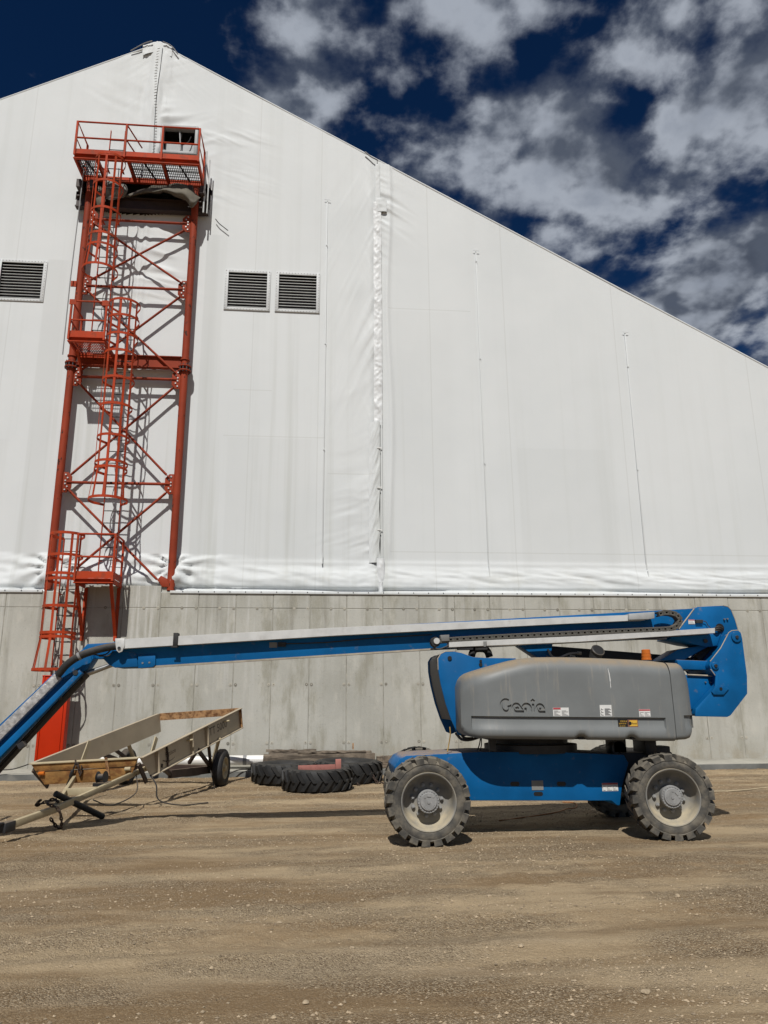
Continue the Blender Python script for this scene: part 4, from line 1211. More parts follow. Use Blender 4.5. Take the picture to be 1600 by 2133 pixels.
for i, (x, y, steer, spin) in enumerate(((1.385, YN, 0, 0.1), (4.40, YN, -8, 0.9), (1.55, 11.35, 180, 0.5), (4.47, 11.35, 175, 0.2))):
    w = inst('wheel', rim_me, lift, (x, y, 0.497), (0, 0, math.radians(steer)))
    for n, me in (('tyre', tyre_me), ('hub', hub_me), ('hub_bolts', hubd_me)):
        c = bpy.data.objects.new(n, me); col.objects.link(c); c.parent = w; c.rotation_euler = (0, spin, 0)
        if n == 'hub_bolts': c['kind'] = 'stuff'
    for k in range(11):
        a = 2 * math.pi * k / 11 + spin
        c = bpy.data.objects.new('lug_nut', nut_me); col.objects.link(c); c.parent = w
        c.location = (0.178 * math.cos(a), 0.01, 0.178 * math.sin(a))
for x in (1.385, 4.33):
    obj('axle', MB().bar((x, 9.66, 0.497), (x, 11.24, 0.497), 0.17, 0.17), DARK, lift, bevel=0.02)
    for y in (9.64, 11.26):
        obj('axle_hub', MB().lathe((x, y, 0.497), (0, 1, 0), [(0.15, -0.09), (0.17, 0.0), (0.13, 0.09)], 20), DARK, lift)

# chassis ---------------------------------------------------------
YC0, YC1 = 9.88, 10.72
side = [(1.140, 0.602), (1.057, 0.763), (1.045, 0.849), (1.113, 0.940), (1.193, 0.980), (1.556, 0.993), (2.146, 1.015), (3.280, 0.995), (4.046, 0.956), (4.101, 0.848), (4.035, 0.684), (3.986, 0.556), (3.941, 0.337), (3.903, 0.338), (3.832, 0.396), (2.001, 0.429), (1.513, 0.460)]
ch = obj('chassis', MB().prism(side, YC0, YC1), BLUE, lift, bevel=0.012, seg=2)
obj('chassis_tail', MB().box(4.02, 4.75, YC0 + 0.08, 10.95, 0.52, 0.98), DARK, lift, bevel=0.03)
obj('chassis_nose', MB().box(1.12, 1.34, YC0 - 0.20, YC0, 0.62, 0.90), BLUE, lift, bevel=0.02)
for px in (1072, 1170):
    pass
def slot(parent, x, z, w, h, y):
    pts = [(x + (w / 2 - h / 2) * (1 if c > 0 else -1) + h / 2 * math.cos(a), z + h / 2 * math.sin(a)) for a in [math.radians(d) for d in range(-90, 270, 20)] for c in [math.cos(a + 1e-6)]]
    return obj('slot', MB().prism(pts, y - 0.003, y + 0.012), DBLK, parent)
for x, z in ((2.581, 0.620), (3.187, 0.611)):
    slot(ch, x, z, 0.12, 0.055, YC0)
slot(ch, 2.879, 0.495, 0.12, 0.05, YC0)
pl = obj('data_plate', MB().box(2.798, 2.948, YC0 - 0.006, YC0 + 0.002, 0.541, 0.656), PLATEGREY, ch)


def decal(parent, x0, x1, z0, z1, y, rows=5, head=True, cols=((0.08, 0.92),), m=WHITE):
    d = obj('decal', MB().box(x0, x1, y - 0.003, y + 0.001, z0, z1), m, parent)
    w, h = x1 - x0, z1 - z0
    if head: obj('decal_header', MB().box(x0 + 0.01 * w, x1 - 0.01 * w, y - 0.005, y - 0.002, z1 - 0.2 * h, z1 - 0.02 * h), DRED, d)
    k = MB()
    for a, b in cols:
        for i in range(rows):
            zz = z0 + h * (0.08 + 0.64 * i / rows)
            k.box(x0 + a * w, x0 + (b - 0.12 * ((i * 7) % 3)) * w, y - 0.005, y - 0.002, zz, zz + 0.04 * h)
    obj('decal_print', k, INK, d)
    return d


decal(ch, 3.721, 3.931, 0.514, 0.612, YC0, 4, True, ((0.06, 0.2), (0.3, 0.6), (0.68, 0.95)))
# turntable -------------------------------------------------------
obj('turntable_bearing', MB().lathe((2.958, 10.42, 0.98), (0, 0, 1), [(0.62, 0), (0.62, 0.10), (0.50, 0.11), (0.50, 0.24)], 40), DARK, lift)
obj('turntable_base', MB().box(2.245, 4.221, 9.75, 11.2, 1.16, 1.24), DARK, lift, bevel=0.01)
obj('hose_reel', MB().lathe((4.036, 10.000, 1.020), (0, 1, 0), [(0.10, 0), (0.12, 0.05), (0.10, 0.2)], 16).box(3.971, 4.134, 10.0, 10.3, 0.98, 1.2), DARK, lift)
obj('valve_block', MB().box(4.351, 4.509, 9.9, 10.3, 0.95, 1.16).box(4.337, 4.534, 9.88, 10.32, 1.12, 1.17).box(4.430, 4.713, 9.95, 10.2, 0.93, 1.05), DARK, lift, bevel=0.012)
obj('tie_down', MB().box(2.268, 2.349, 9.85, 9.93, 1.02, 1.2), DARK, lift)

# grey engine cover: lofted shell with a long recessed band
def cover_loft(name, xs, zt, zb, yf, yb, band=None, rt=0.20, rb=0.07, parent=None, m=GREY):
    rows = []
    for x in xs:
        t, b, f = zt(x), zb(x), yf(x)
        rtt = min(rt, (t - b) * 0.4); sec = [(yb, b)]
        for i in range(6):
            a = math.radians(90 * i / 5); sec.append((f + rb - rb * math.sin(a), b + rb - rb * math.cos(a)))
        d = 0.0
        if band and band[2] <= x <= band[3]: d = 0.028
        z0, z1 = (band[0](x), band[1](x)) if band else (b + 0.3, b + 0.4)
        for z, yy in ((z0 - 0.012, f), (z0 + 0.024, f + d), (z1 - 0.004, f + d), (z1 + 0.006, f)): sec.append((yy, z))
        n = 8
        z_lo = z1 + 0.006
        for i in range(1, 4): sec.append((f + 0.008 * i / 3, z_lo + (t - rtt - z_lo) * i / 4))
        for i in range(n + 1):
            a = math.radians(90 * i / n); sec.append((f + 0.01 + rtt * 0.85 * (1 - math.cos(a)), t - rtt + rtt * math.sin(a)))
        sec.append((yb, t + 0.01))
        rows.append([(x, y, z) for y, z in sec])
    n = len(rows[0]); mb = MB()
    vs = [p for r in rows for p in r]
    fs = [(i * n + k, (i + 1) * n + k, (i + 1) * n + k + 1, i * n + k + 1) for i in range(len(rows) - 1) for k in range(n - 1)]
    fs += [(i * n + n - 1, (i + 1) * n + n - 1, (i + 1) * n, i * n) for i in range(len(rows) - 1)]
    fs += [tuple(range(n)), tuple((len(rows) - 1) * n + k for k in range(n - 1, -1, -1))]
    mb.add(vs, fs)
    return obj(name, mb, m, parent, angle=50)


CX0, CX1, CX2 = 1.857, 4.551, 4.916
def interp(tab): 
    X = [a for a, _ in tab]; Z = [b for _, b in tab]
    return lambda x: float(np.interp(x, X, Z))
TOPTAB = [(a, c) for a, c in [(1.861, 1.810), (1.882, 1.892), (1.920, 1.945), (1.977, 1.983), (2.051, 2.010), (2.226, 2.060), (2.414, 2.110), (2.571, 2.149), (2.678, 2.170), (2.792, 2.182), (3.043, 2.184), (3.359, 2.181), (3.739, 2.168), (4.121, 2.150), (4.377, 2.134), (4.537, 2.115), (4.610, 2.076), (4.635, 2.002)]]
BOTTAB = [(a, c) for a, c in [(1.832, 1.418), (1.853, 1.305), (1.887, 1.254), (1.945, 1.219), (2.052, 1.198), (3.198, 1.172), (3.234, 1.172), (3.298, 1.211), (3.359, 1.207), (3.418, 1.167), (3.873, 1.159), (3.951, 1.198), (4.000, 1.195), (4.070, 1.151), (4.487, 1.141)]]
TOPTAB[0] = (CX0, TOPTAB[0][1]); BOTTAB[0] = (CX0, BOTTAB[0][1])
zt = interp(TOPTAB); zb = interp(BOTTAB)
def yfront(x):
    s = max(0.0, min(1, (x - CX0) / 0.55)); e = max(0.0, min(1, (CX1 + 0.25 - x) / 0.5))
    return 9.38 + 0.20 * (1 - s) ** 2.6 + 0.05 * (1 - e) ** 2
bz0 = interp([(1.963, 1.327), (4.406, 1.295)]); bz1 = interp([(1.968, 1.460), (4.418, 1.420)])
BX0, BX1 = 1.978, 4.410
xs = sorted(set(list(np.linspace(CX0, CX0 + 0.14, 9)) + list(np.linspace(CX0 + 0.14, CX1 - 0.06, 60)) + list(np.linspace(CX1 - 0.06, CX1 - 0.012, 6)) + [BX0 - 0.012, BX0, BX1, BX1 + 0.012] + [a for a, _ in BOTTAB if CX0 < a < CX1 - 0.012]))
cover = cover_loft('engine_cover', xs, zt, zb, yfront, 10.05, (bz0, bz1, BX0 - 1e-6, BX1 + 1e-6), parent=lift)
T2 = [(4.627, 2.112), (4.711, 2.106), (4.760, 2.087), (4.801, 2.045), (4.831, 1.959), (4.846, 1.808), (4.848, 1.652), (4.863, 1.497)]; B2 = [(4.527, 1.154), (4.692, 1.158), (4.763, 1.175), (4.799, 1.215), (4.828, 1.303), (4.854, 1.414)]
T2[0] = (CX1, T2[0][1]); B2[0] = (CX1, B2[0][1])
CX2 = T2[-1][0]
bz2 = interp([(4.501, 1.312), (4.790, 1.309)]); bz3 = interp([(4.516, 1.448), (4.806, 1.446)])
tail = cover_loft('tail_cover', list(np.linspace(CX1, CX2, 26)), interp(T2), interp(B2), lambda x: 9.40 + 0.16 * max(0, (x - CX1) / (CX2 - CX1)) ** 3, 10.3, (bz2, bz3, CX1 + 0.13, CX2), rt=0.16, rb=0.06, parent=lift)


# embossed lettering, sunk into the cover
def ribbon(pts, w, y0, y1):
    m = MB(); P = [Vector((x, 0, z)) for x, z in pts]
    L_, R_ = [], []
    for i, p in enumerate(P):
        t = (P[min(i + 1, len(P) - 1)] - P[max(i - 1, 0)]).normalized()
        nrm = Vector((-t.z, 0, t.x))
        if 0 < i < len(P) - 1:
            t1 = (P[i] - P[i - 1]).normalized(); c = max(0.5, nrm.dot(Vector((-t1.z, 0, t1.x))))
            nrm = nrm / c
        L_.append(p + nrm * w / 2); R_.append(p - nrm * w / 2)
    n = len(P)
    vs = [(q.x, y0, q.z) for q in L_ + R_] + [(q.x, y1, q.z) for q in L_ + R_]
    fs = []
    for i in range(n - 1):
        a, b, c, d = i, i + 1, n + i + 1, n + i
        fs += [(a, b, c, d), (a + 2 * n, d + 2 * n, c + 2 * n, b + 2 * n), (a, a + 2 * n, b + 2 * n, b), (d, c, c + 2 * n, d + 2 * n)]
    fs += [(0, n, 3 * n, 2 * n), (n - 1, 3 * n - 1, 4 * n - 1, 2 * n - 1)]
    return m.add(vs, fs)


GX0, GZ0 = 2.246, 1.760
GS = (3.286 - 2.246) / 1600.0
def gp_(u, v): return (GX0 + u * GS, GZ0 - v * GS * 1.0 - u * GS * 0.012)
def arc(cx, cy, rx, ry, a0, a1, n=14):
    return [(cx + rx * math.cos(math.radians(a0 + (a1 - a0) * i / n)), cy - ry * math.sin(math.radians(a0 + (a1 - a0) * i / n))) for i in range(n + 1)]
STROKES = [arc(212, 258, 92, 108, 50, 318, 22) + [(296, 262), (246, 288)],
           [(560, 372), (452, 372)] + arc(415, 300, 68, 72, 270, 45, 18)[0:] + [(512, 318), (440, 300), (395, 315)],
           [(590, 372), (590, 300)],
           arc(612, 305, 78, 76, 165, 0, 12) + [(690, 372)],
           [(742, 225), (742, 376)],
           [(705, 182), (740, 152), (776, 182)],
           [(975, 378), (912, 378)] + arc(875, 308, 66, 70, 270, 15, 18) + [(900, 318), (858, 322)]]
cut = MB()
for st in STROKES:
    rb_ = ribbon([gp_(u, v) for u, v in st], 0.030 if len(st) > 3 or st[0][1] > 200 else 0.022, 9.34, 9.402)
    cut.add(rb_.v, rb_.f)
me = mesh_from(cut, 'cutter', None, wloc(lift), smooth=False)
co_ = bpy.data.objects.new('cutter', me); col.objects.link(co_); co_.parent = lift
md = cover.modifiers.new('sunk', 'BOOLEAN'); md.object = co_; md.operation = 'DIFFERENCE'; md.solver = 'EXACT'; md.use_self = True; md.use_hole_tolerant = True
bpy.context.view_layer.update()
new = bpy.data.meshes.new_from_object(cover.evaluated_get(bpy.context.evaluated_depsgraph_get()))
print('BOOL', len(cover.data.polygons), len(new.polygons))
cover.modifiers.clear()
if len(new.polygons) > 0.9 * len(cover.data.polygons):
    old = cover.data; cover.data = new; bpy.data.meshes.remove(old)
bpy.data.objects.remove(co_)
cover.data.set_sharp_from_angle(angle=math.radians(40))
cover.data.name = 'engine_cover'

for a in ((1152, 1184, 1474, 1491.5, ((0.06, 0.45), (0.55, 0.95)), 5, True), (1250, 1274.5, 1468.5, 1492, ((0.40, 0.95),), 8, True), (1331, 1354.5, 1477.5, 1493, ((0.06, 0.4), (0.5, 0.95)), 4, True)):
    pass
decal(cover, 2.976, 3.178, 1.457, 1.558, 9.383, 5, False, ((0.06, 0.45), (0.55, 0.95)))
decal(cover, 3.578, 3.729, 1.450, 1.586, 9.383, 8, False, ((0.08, 0.28), (0.40, 0.95)))
decal(cover, 4.081, 4.227, 1.440, 1.530, 9.383, 4, True, ((0.06, 0.4), (0.5, 0.95)))
obj('decal_header', MB().box(2.979, 3.074, 9.376, 9.379, 1.538, 1.557), DRED, cover)
# dealer sticker
sx0, sx1, sx2 = 3.807, 3.931, 4.065
sz0, sz1 = 1.314, 1.409
YS = 9.405
st1 = obj('sticker', MB().box(sx0, sx1, YS - 0.003, YS + 0.001, sz0, sz1), DBLK, cover)
hgt = sz1 - sz0
tx = MB()
text_into(tx, 'SOLD &', (sx0 + 0.028, YS - 0.003, sz0 + 0.69 * hgt), (1, 0, 0), (0, 0, 1), hgt * 0.27, 0.002)
text_into(tx, 'SERVICED BY', (sx0 + 0.008, YS - 0.003, sz0 + 0.40 * hgt), (1, 0, 0), (0, 0, 1), hgt * 0.24, 0.002, 0.75)
text_into(tx, '1-800-700-6360', (sx0 + 0.008, YS - 0.003, sz0 + 0.10 * hgt), (1, 0, 0), (0, 0, 1), hgt * 0.20, 0.002, 0.68)
obj('sticker_lettering', tx, DYEL, st1)
st2 = obj('sticker', MB().box(sx1 + 0.001, sx2, YS - 0.003, YS + 0.001, sz0, sz1), mat('sticker_brown', (0.20, 0.09, 0.06), 0.5), cover)
obj('sticker_field', MB().box(sx1 + 0.024, sx2 - 0.010, YS - 0.005, YS - 0.002, sz0 + 0.14 * hgt, sz1 - 0.12 * hgt), DYEL, st2)
obj('sticker_disc', MB().lathe((sx1 + 0.030, YS - 0.004, sz0 + hgt * 0.5), (0, 1, 0), [(0.021, -0.003), (0.021, 0.002)], 20), DBLK, st2)
tx = text_into(MB(), 'Rental', (sx1 + 0.054, YS - 0.006, sz0 + 0.38 * hgt), (1, 0, 0), (0, 0, 1), hgt * 0.34, 0.002, 0.8)
obj('sticker_lettering', tx, DBLK, st2)
for a_, b_ in ((3.306, 3.386), (3.982, 4.057)):
    obj('latch', MB().box(a_, b_, 9.44, 9.50, 1.172, 1.198), BLACK, cover, bevel=0.004)
# bird-dropping streak
stk = MB().tube([(p[0], yfront(p[0]) + 0.012, p[2]) for p in spline([(3.727, 9.400, 2.037), (3.742, 9.400, 1.918), (3.744, 9.400, 1.782), (3.756, 9.400, 1.635)], 5)], [0.002, 0.004, 0.005, 0.007, 0.006, 0.006, 0.008, 0.005, 0.006, 0.007, 0.005, 0.004, 0.003, 0.002, 0.002, 0.001][:16], 6)
obj('streak', stk, WHITE, cover)

# blue turret head left of the cover: two cheek plates and a curved shield between them, its shade put into a dark grey
cheek = [(1.640, 2.190), (1.680, 2.252), (1.745, 2.283), (1.848, 2.286), (1.963, 2.264), (2.110, 2.211), (2.272, 2.201), (2.694, 2.194), (2.679, 1.889), (2.171, 1.283), (1.954, 1.196), (1.879, 1.226), (1.797, 1.406), (1.727, 1.618), (1.670, 1.862), (1.642, 2.047)]
obj('turret_cheek', MB().prism(cheek, 9.95, 9.985), BLUE, lift, bevel=0.008)
obj('turret_cheek', MB().prism(cheek, 10.82, 10.855), BLUE, lift, bevel=0.008)
sh = [c for c in cheek if c[0] < cheek[3][0] + 0.02 and c[1] < cheek[2][1] + 0.02]
shl = sorted(sh, key=lambda c: -c[1])
m_ = MB(); n_ = len(shl)
for dx in (0.03, 0.05):
    pass
m_.add([(x + 0.02, y, z) for y in (9.987, 10.818) for x, z in shl] + [(x + 0.05, y, z) for y in (9.987, 10.818) for x, z in shl],
       [(i, i + 1, n_ + i + 1, n_ + i) for i in range(n_ - 1)] + [(2 * n_ + i, 3 * n_ + i, 3 * n_ + i + 1, 2 * n_ + i + 1) for i in range(n_ - 1)]
       + [(i, 2 * n_ + i, 2 * n_ + i + 1, i + 1) for i in range(n_ - 1)] + [(n_ + i, n_ + i + 1, 3 * n_ + i + 1, 3 * n_ + i) for i in range(n_ - 1)] + [(0, n_, 3 * n_, 2 * n_), (n_ - 1, 3 * n_ - 1, 4 * n_ - 1, 2 * n_ - 1)])
obj('turret_shield', m_, mat('shaded_shield_grey', (0.045, 0.05, 0.06), 0.55, var=0.15, dust=0.4), lift)  # dark grey holds the weak light on this left-facing side
for px, r in (((937, 1371), 0.028),):
    obj('pivot_hole', MB().lathe((1.798, 9.940, 2.195), (0, 1, 0), [(r, -0.004), (r, 0.012)], 18), DBLK, lift)
obj('key_slot', MB().lathe((2.213, 9.940, 2.157), (0, 1, 0), [(0.017, -0.004), (0.017, 0.012)], 14).lathe((2.211, 9.940, 2.113), (0, 1, 0), [(0.023, -0.004), (0.023, 0.012)], 14), DBLK, lift)
obj('hydraulic_hoses', MB().tube(spline([(1.883, 10.100, 1.232), (1.928, 9.950, 1.167), (2.030, 9.900, 1.162), (2.179, 10.000, 1.191)], 6), 0.018, 8).tube(spline([(1.916, 10.100, 1.293), (1.948, 9.920, 1.191), (2.073, 9.950, 1.177)], 6), 0.015, 8), BLACK, lift)
obj('shackle', MB().tube([(1.936, 9.900, 1.335), (1.953, 9.900, 1.287), (1.933, 9.900, 1.240)], 0.012, 6), STEEL, lift)
obj('strap', MB().tube(spline([(1.772, 9.930, 1.323), (1.774, 9.920, 1.229), (1.748, 9.900, 1.112), (1.720, 9.860, 1.021)], 5), 0.008, 5), STRAP, lift)
obj('ground_cables', MB().tube(spline([(2.185, 10.000, 1.173), (2.169, 10.000, 1.102), (2.131, 9.950, 1.034)], 5), 0.008, 5).tube(spline([(2.197, 10.000, 1.173), (2.194, 10.000, 1.090), (2.161, 9.950, 1.022)], 5), 0.007, 5), BLACK, lift)

# boom ------------------------------------------------------------
YB0, YB1 = 10.20, 10.54
bt = [(-2.667, 2.425), (-2.609, 2.462), (5.404, 2.916), (5.343, 2.377), (4.974, 2.477), (2.536, 2.383), (1.638, 2.331), (-2.252, 2.098), (-2.605, 2.105), (-2.719, 2.166), (-2.722, 2.209)]
bt = [(-2.565, 2.450), (5.445, 2.906), (5.401, 2.517), (1.638, 2.334), (-2.252, 2.098), (-2.537, 2.092)]
boom = obj('main_boom', MB().prism(bt, YB0, YB1), BLUE, lift, bevel=0.014)
ln = [(-2.238, 2.106), (1.636, 2.343), (1.636, 2.321), (-2.236, 2.082)]
obj('wear_edge', MB().prism(ln, 10.185, 10.24), EDGE, boom)
obj('boom_sleeve', MB().prism([(-2.271, 2.250), (-2.051, 2.256), (-2.042, 2.127), (-2.077, 2.096), (-2.259, 2.085)], 10.17, 10.198), BLUE, boom, bevel=0.004)
for p in ((-2.206, 10.165, 2.151), (-2.121, 10.165, 2.157)):
    obj('sleeve_bolt', MB().lathe(p, (0, 1, 0), [(0.014, 0), (0.014, 0.015)], 6), STEEL, boom)
# long aluminium tray with hydraulic lines
tr = [(-2.541, 2.454), (4.591, 2.803), (4.583, 2.716), (-2.531, 2.325)]
tr = [(-2.541, 2.448), (0.299, 2.606), (3.473, 2.755), (4.591, 2.799), (4.583, 2.719), (3.467, 2.666), (0.300, 2.501), (-2.531, 2.325)]
tray = obj('cable_tray', MB().prism(tr, 10.085, 10.198), ALU, boom, bevel=0.002, seg=1)
obj('tray_bracket', MB().box(-1.817, -1.759, 10.06, 10.2, 2.359, 2.532).box(-1.838, -1.756, 10.06, 10.075, 2.341, 2.359), BLACK, tray, bevel=0.003)
obj('tray_end_bracket', MB().prism([(-2.555, 2.459), (-2.434, 2.459), (-2.427, 2.367), (-2.451, 2.293), (-2.492, 2.275), (-2.525, 2.306), (-2.541, 2.367)], 10.07, 10.09), ALU, tray, bevel=0.004)
obj('end_bolt', MB().lathe((-2.492, 10.060, 2.335), (0, 1, 0), [(0.020, -0.006), (0.020, 0.01)], 12), DARK, tray)
obj('tray_coupler', MB().prism([(4.348, 2.803), (4.717, 2.831), (4.708, 2.741), (4.617, 2.728), (4.340, 2.720)], 10.04, 10.2), mat('coupler_grey', (0.33, 0.34, 0.34), 0.5, var=0.1), tray, bevel=0.005)
bd = obj('boom_decal', MB().box(-0.582, -0.478, 10.194, 10.199, 2.350, 2.419), PLATEGREY, boom)
obj('sensor', MB().box(-0.468, -0.361, 10.16, 10.2, 2.362, 2.418), BLACK, boom)
obj('boom_wire', MB().tube(spline([(-0.361, 10.180, 2.400), (0.175, 10.185, 2.419), (0.820, 10.185, 2.477), (1.607, 10.185, 2.523)], 6), 0.007, 5), BLACK, boom)
# lower tray that carries the cable chain
lt = [(1.798, 2.405), (5.523, 2.584), (5.516, 2.528), (3.545, 2.444), (1.797, 2.342)]
lt = [(1.799, 2.408), (3.548, 2.486), (5.525, 2.601), (5.517, 2.532), (3.543, 2.409), (1.797, 2.338)]
ltray = obj('chain_tray', MB().prism(lt, 9.96, 10.14), ALU, boom, bevel=0.002, seg=1)
for x in (1011, 1208, 1397):
    pass
obj('tray_foot', MB().box(1.930, 2.125, 9.98, 10.12, 2.311, 2.349), DARK, ltray)
obj('tray_foot', MB().box(4.432, 4.829, 9.98, 10.12, 2.450, 2.480), DARK, ltray)
obj('saddle_clip', MB().prism([(2.261, 2.415), (2.306, 2.415), (2.305, 2.390), (2.290, 2.346), (2.264, 2.346)], 9.945, 9.96), PLATEGREY, ltray)
# cable chain: links along the lower run, round the loop and back above
run = spline([(1.676, 10.020, 2.427), (2.232, 10.020, 2.462), (3.228, 10.020, 2.512), (4.245, 10.020, 2.559), (4.830, 10.020, 2.583)], 12)
loop = spline([(4.830, 10.020, 2.583), (4.949, 10.020, 2.600), (5.024, 10.020, 2.653), (5.051, 10.020, 2.713), (5.023, 10.020, 2.772), (4.943, 10.020, 2.805), (4.833, 10.020, 2.818), (4.719, 10.020, 2.784)], 6)
path = run[:-1] + loop
seglen = 0.088; acc = [path[0]]; cur = path[0]
for p in path[1:]:
    while (p - cur).length >= seglen:
        cur = cur + (p - cur).normalized() * seglen; acc.append(cur)
lk = MB().bar((-0.043, 0, -0.022), (0.046, 0, -0.022), 0.12, 0.026).bar((-0.043, 0, 0.024), (0.046, 0, 0.024), 0.12, 0.022).bar((-0.045, 0.035, 0), (-0.012, 0.035, 0), 0.05, 0.07).bar((-0.046, -0.03, 0), (0.004, -0.03, 0), 0.056, 0.066).bar((0.03, -0.03, 0), (0.047, -0.03, 0), 0.056, 0.066)
lk.lathe((-0.022, -0.0585, 0.012), (0, 1, 0), [(0.006, -0.004), (0.006, 0.002)], 6).lathe((-0.022, -0.0585, -0.012), (0, 1, 0), [(0.006, -0.004), (0.006, 0.002)], 6)
lk_me = mesh_from(lk, 'chain_link', CHAIN, bevel=0.004, seg=1)
chain = obj('cable_chain', MB().tube([tuple(p + Vector((0, 0.012, 0))) for p in acc], 0.012, 6), BLACK, lift)
for a, b in zip(acc[:-1], acc[1:]):
    d = b - a
    inst('chain_link', lk_me, chain, (a + b) / 2, (0, -math.atan2(d.z, d.x), 0))
obj('chain_roller', MB().lathe((1.622, 9.970, 2.410), (0, 1, 0), [(0.062, 0), (0.066, 0.02), (0.066, 0.12), (0.06, 0.14)], 20), BLACK, lift)
obj('chain_end_cap', MB().lathe((1.632, 9.950, 2.421), (0, 1, 0), [(0.040, 0), (0.040, 0.02)], 20), ALU, lift)
obj('chain_anchor', MB().prism([(1.679, 2.497), (1.802, 2.504), (1.800, 2.421), (1.697, 2.415)], 9.945, 10.05), mat('anchor_grey', (0.16, 0.16, 0.155), 0.6), lift, bevel=0.004)
obj('chain_hose', MB().tube(spline([(1.593, 10.000, 2.337), (1.667, 9.980, 2.316), (1.765, 9.980, 2.348), (1.832, 9.990, 2.380)], 6), 0.012, 6), BLACK, lift)

# boom heel
heel = [(5.357, 2.892), (5.410, 2.919), (5.790, 2.938), (5.860, 2.921), (5.904, 2.874), (5.945, 2.745), (5.986, 2.509), (5.908, 2.342), (5.684, 2.362), (5.530, 2.368), (5.267, 2.401), (4.959, 2.467), (5.098, 2.594)]
obj('boom_heel', MB().prism(heel, 10.15, 10.60), BLUE, lift, bevel=0.012)
obj('weld_line', MB().tube([(5.354, 10.150, 2.889), (5.088, 10.150, 2.592)], 0.009, 6), EDGE, lift)
obj('heel_hole', MB().lathe((5.702, 10.145, 2.620), (0, 1, 0), [(0.062, 0), (0.062, 0.02)], 24), DBLK, lift)
obj('heel_hoses', MB().tube(spline([(5.591, 10.100, 2.609), (5.647, 10.080, 2.634), (5.722, 10.120, 2.611), (5.751, 10.150, 2.594)], 5), 0.011, 6).tube(spline([(5.589, 10.100, 2.589), (5.650, 10.080, 2.607), (5.737, 10.140, 2.586)], 5), 0.011, 6).tube(spline([(5.581, 10.100, 2.582), (5.625, 10.080, 2.574), (5.715, 10.140, 2.573)], 5), 0.010, 6), BLACK, lift)
decal(boom, 5.247, 5.338, 2.672, 2.736, 10.146, 3, True)
obj('switch_box', MB().box(5.342, 5.444, 10.11, 10.15, 2.685, 2.732), BLACK, lift, bevel=0.004)
obj('switch_wire', MB().tube(spline([(5.439, 10.120, 2.718), (5.493, 10.120, 2.698), (5.515, 10.120, 2.651), (5.547, 10.120, 2.624)], 5), 0.006, 5), BLACK, lift)
obj('pin_bolts', MB().lathe((5.774, 10.120, 2.742), (0, 1, 0), [(0.012, 0), (0.012, 0.03)], 6).lathe((5.820, 10.120, 2.746), (0, 1, 0), [(0.012, 0), (0.012, 0.03)], 6), STEEL, lift)
# linkage
link = [(5.598, 2.331), (5.742, 2.542), (5.788, 2.569), (5.880, 2.576), (5.918, 2.542), (5.928, 2.463), (5.932, 1.954), (5.904, 1.717), (5.632, 1.435), (5.581, 1.413), (5.129, 1.426), (5.146, 1.520), (5.428, 1.777), (5.470, 1.841), (5.480, 1.956), (5.418, 2.046), (5.407, 2.098), (5.424, 2.149)]
obj('link_plate', MB().prism(link, 10.0, 10.03), BLUE, lift, bevel=0.007)
obj('link_plate', MB().prism(link, 10.70, 10.73), BLUE, lift, bevel=0.007)
obj('link_core', MB().prism([(x * 0.94 + 0.06 * 5.75, z * 0.94 + 0.06 * 1.9) for x, z in link], 10.03, 10.70), BLUE, lift)
for nm, pl_, y_, idx in (('link_edge', link, 9.997, (0, 1, 2, 3)), ('link_edge', link, 9.997, (17, 0)), ('link_edge', link, 9.997, (12, 13, 14, 15)), ('heel_edge', heel, 10.147, (2, 3, 4, 5, 6)), ('cheek_edge', cheek, 9.947, (15, 0, 1, 2, 3))):
    obj(nm, MB().tube([(pl_[i][0], y_ + 0.006, pl_[i][1]) for i in idx], 0.0065, 6), EDGE, lift)
for c, r in (((5.836, 9.990, 2.480), 0.070), ((5.483, 9.990, 2.090), 0.050)):
    bs = obj('pivot_boss', MB().lathe(c, (0, 1, 0), [(r, -0.012), (r, 0.02)], 28), BLUE, lift, bevel=0.003)
    obj('pivot_pin', MB().lathe((c[0], c[1] - 0.012, c[2]), (0, 1, 0), [(0.022, -0.016), (0.022, 0.01)], 12), DARK, bs)
obj('gusset', MB().prism([(5.480, 2.006), (5.517, 1.974), (5.499, 1.827), (5.638, 1.788), (5.553, 1.706), (5.410, 1.707), (5.387, 1.745), (5.443, 1.815)], 9.975, 10.0), BLUE, lift, bevel=0.004)
obj('gusset_hole', MB().lathe((5.518, 9.970, 1.785), (0, 1, 0), [(0.020, -0.004), (0.020, 0.01)], 14), DBLK, lift)
obj('upper_link', MB().prism([(4.813, 2.174), (5.087, 2.325), (5.503, 2.392), (5.527, 2.358), (5.170, 2.186)], 10.22, 10.56), BLUE, lift, bevel=0.01)
obj('level_link', MB().prism([(5.029, 2.183), (5.528, 2.163), (5.514, 2.038), (5.050, 2.053)], 10.16, 10.58), BLUE, lift, bevel=0.01)
obj('lower_plate', MB().prism([(5.101, 1.980), (5.521, 1.956), (5.514, 1.837), (5.203, 1.537), (5.043, 1.450)], 10.14, 10.5), BLUE, lift, bevel=0.008)
obj('lower_edge', MB().tube([(5.139, 10.120, 1.976), (5.510, 10.120, 1.959)], 0.012, 6), EDGE, lift)
for p in ((5.393, 10.120, 1.875), (5.465, 10.120, 1.872)):
    obj('plate_bolt', MB().lathe(p, (0, 1, 0), [(0.011, 0), (0.011, 0.02)], 6), STEEL, lift)
obj('lift_cylinder', MB().tube([(5.445, 10.400, 2.182), (5.827, 10.400, 2.494)], 0.075, 18), DARK, lift)
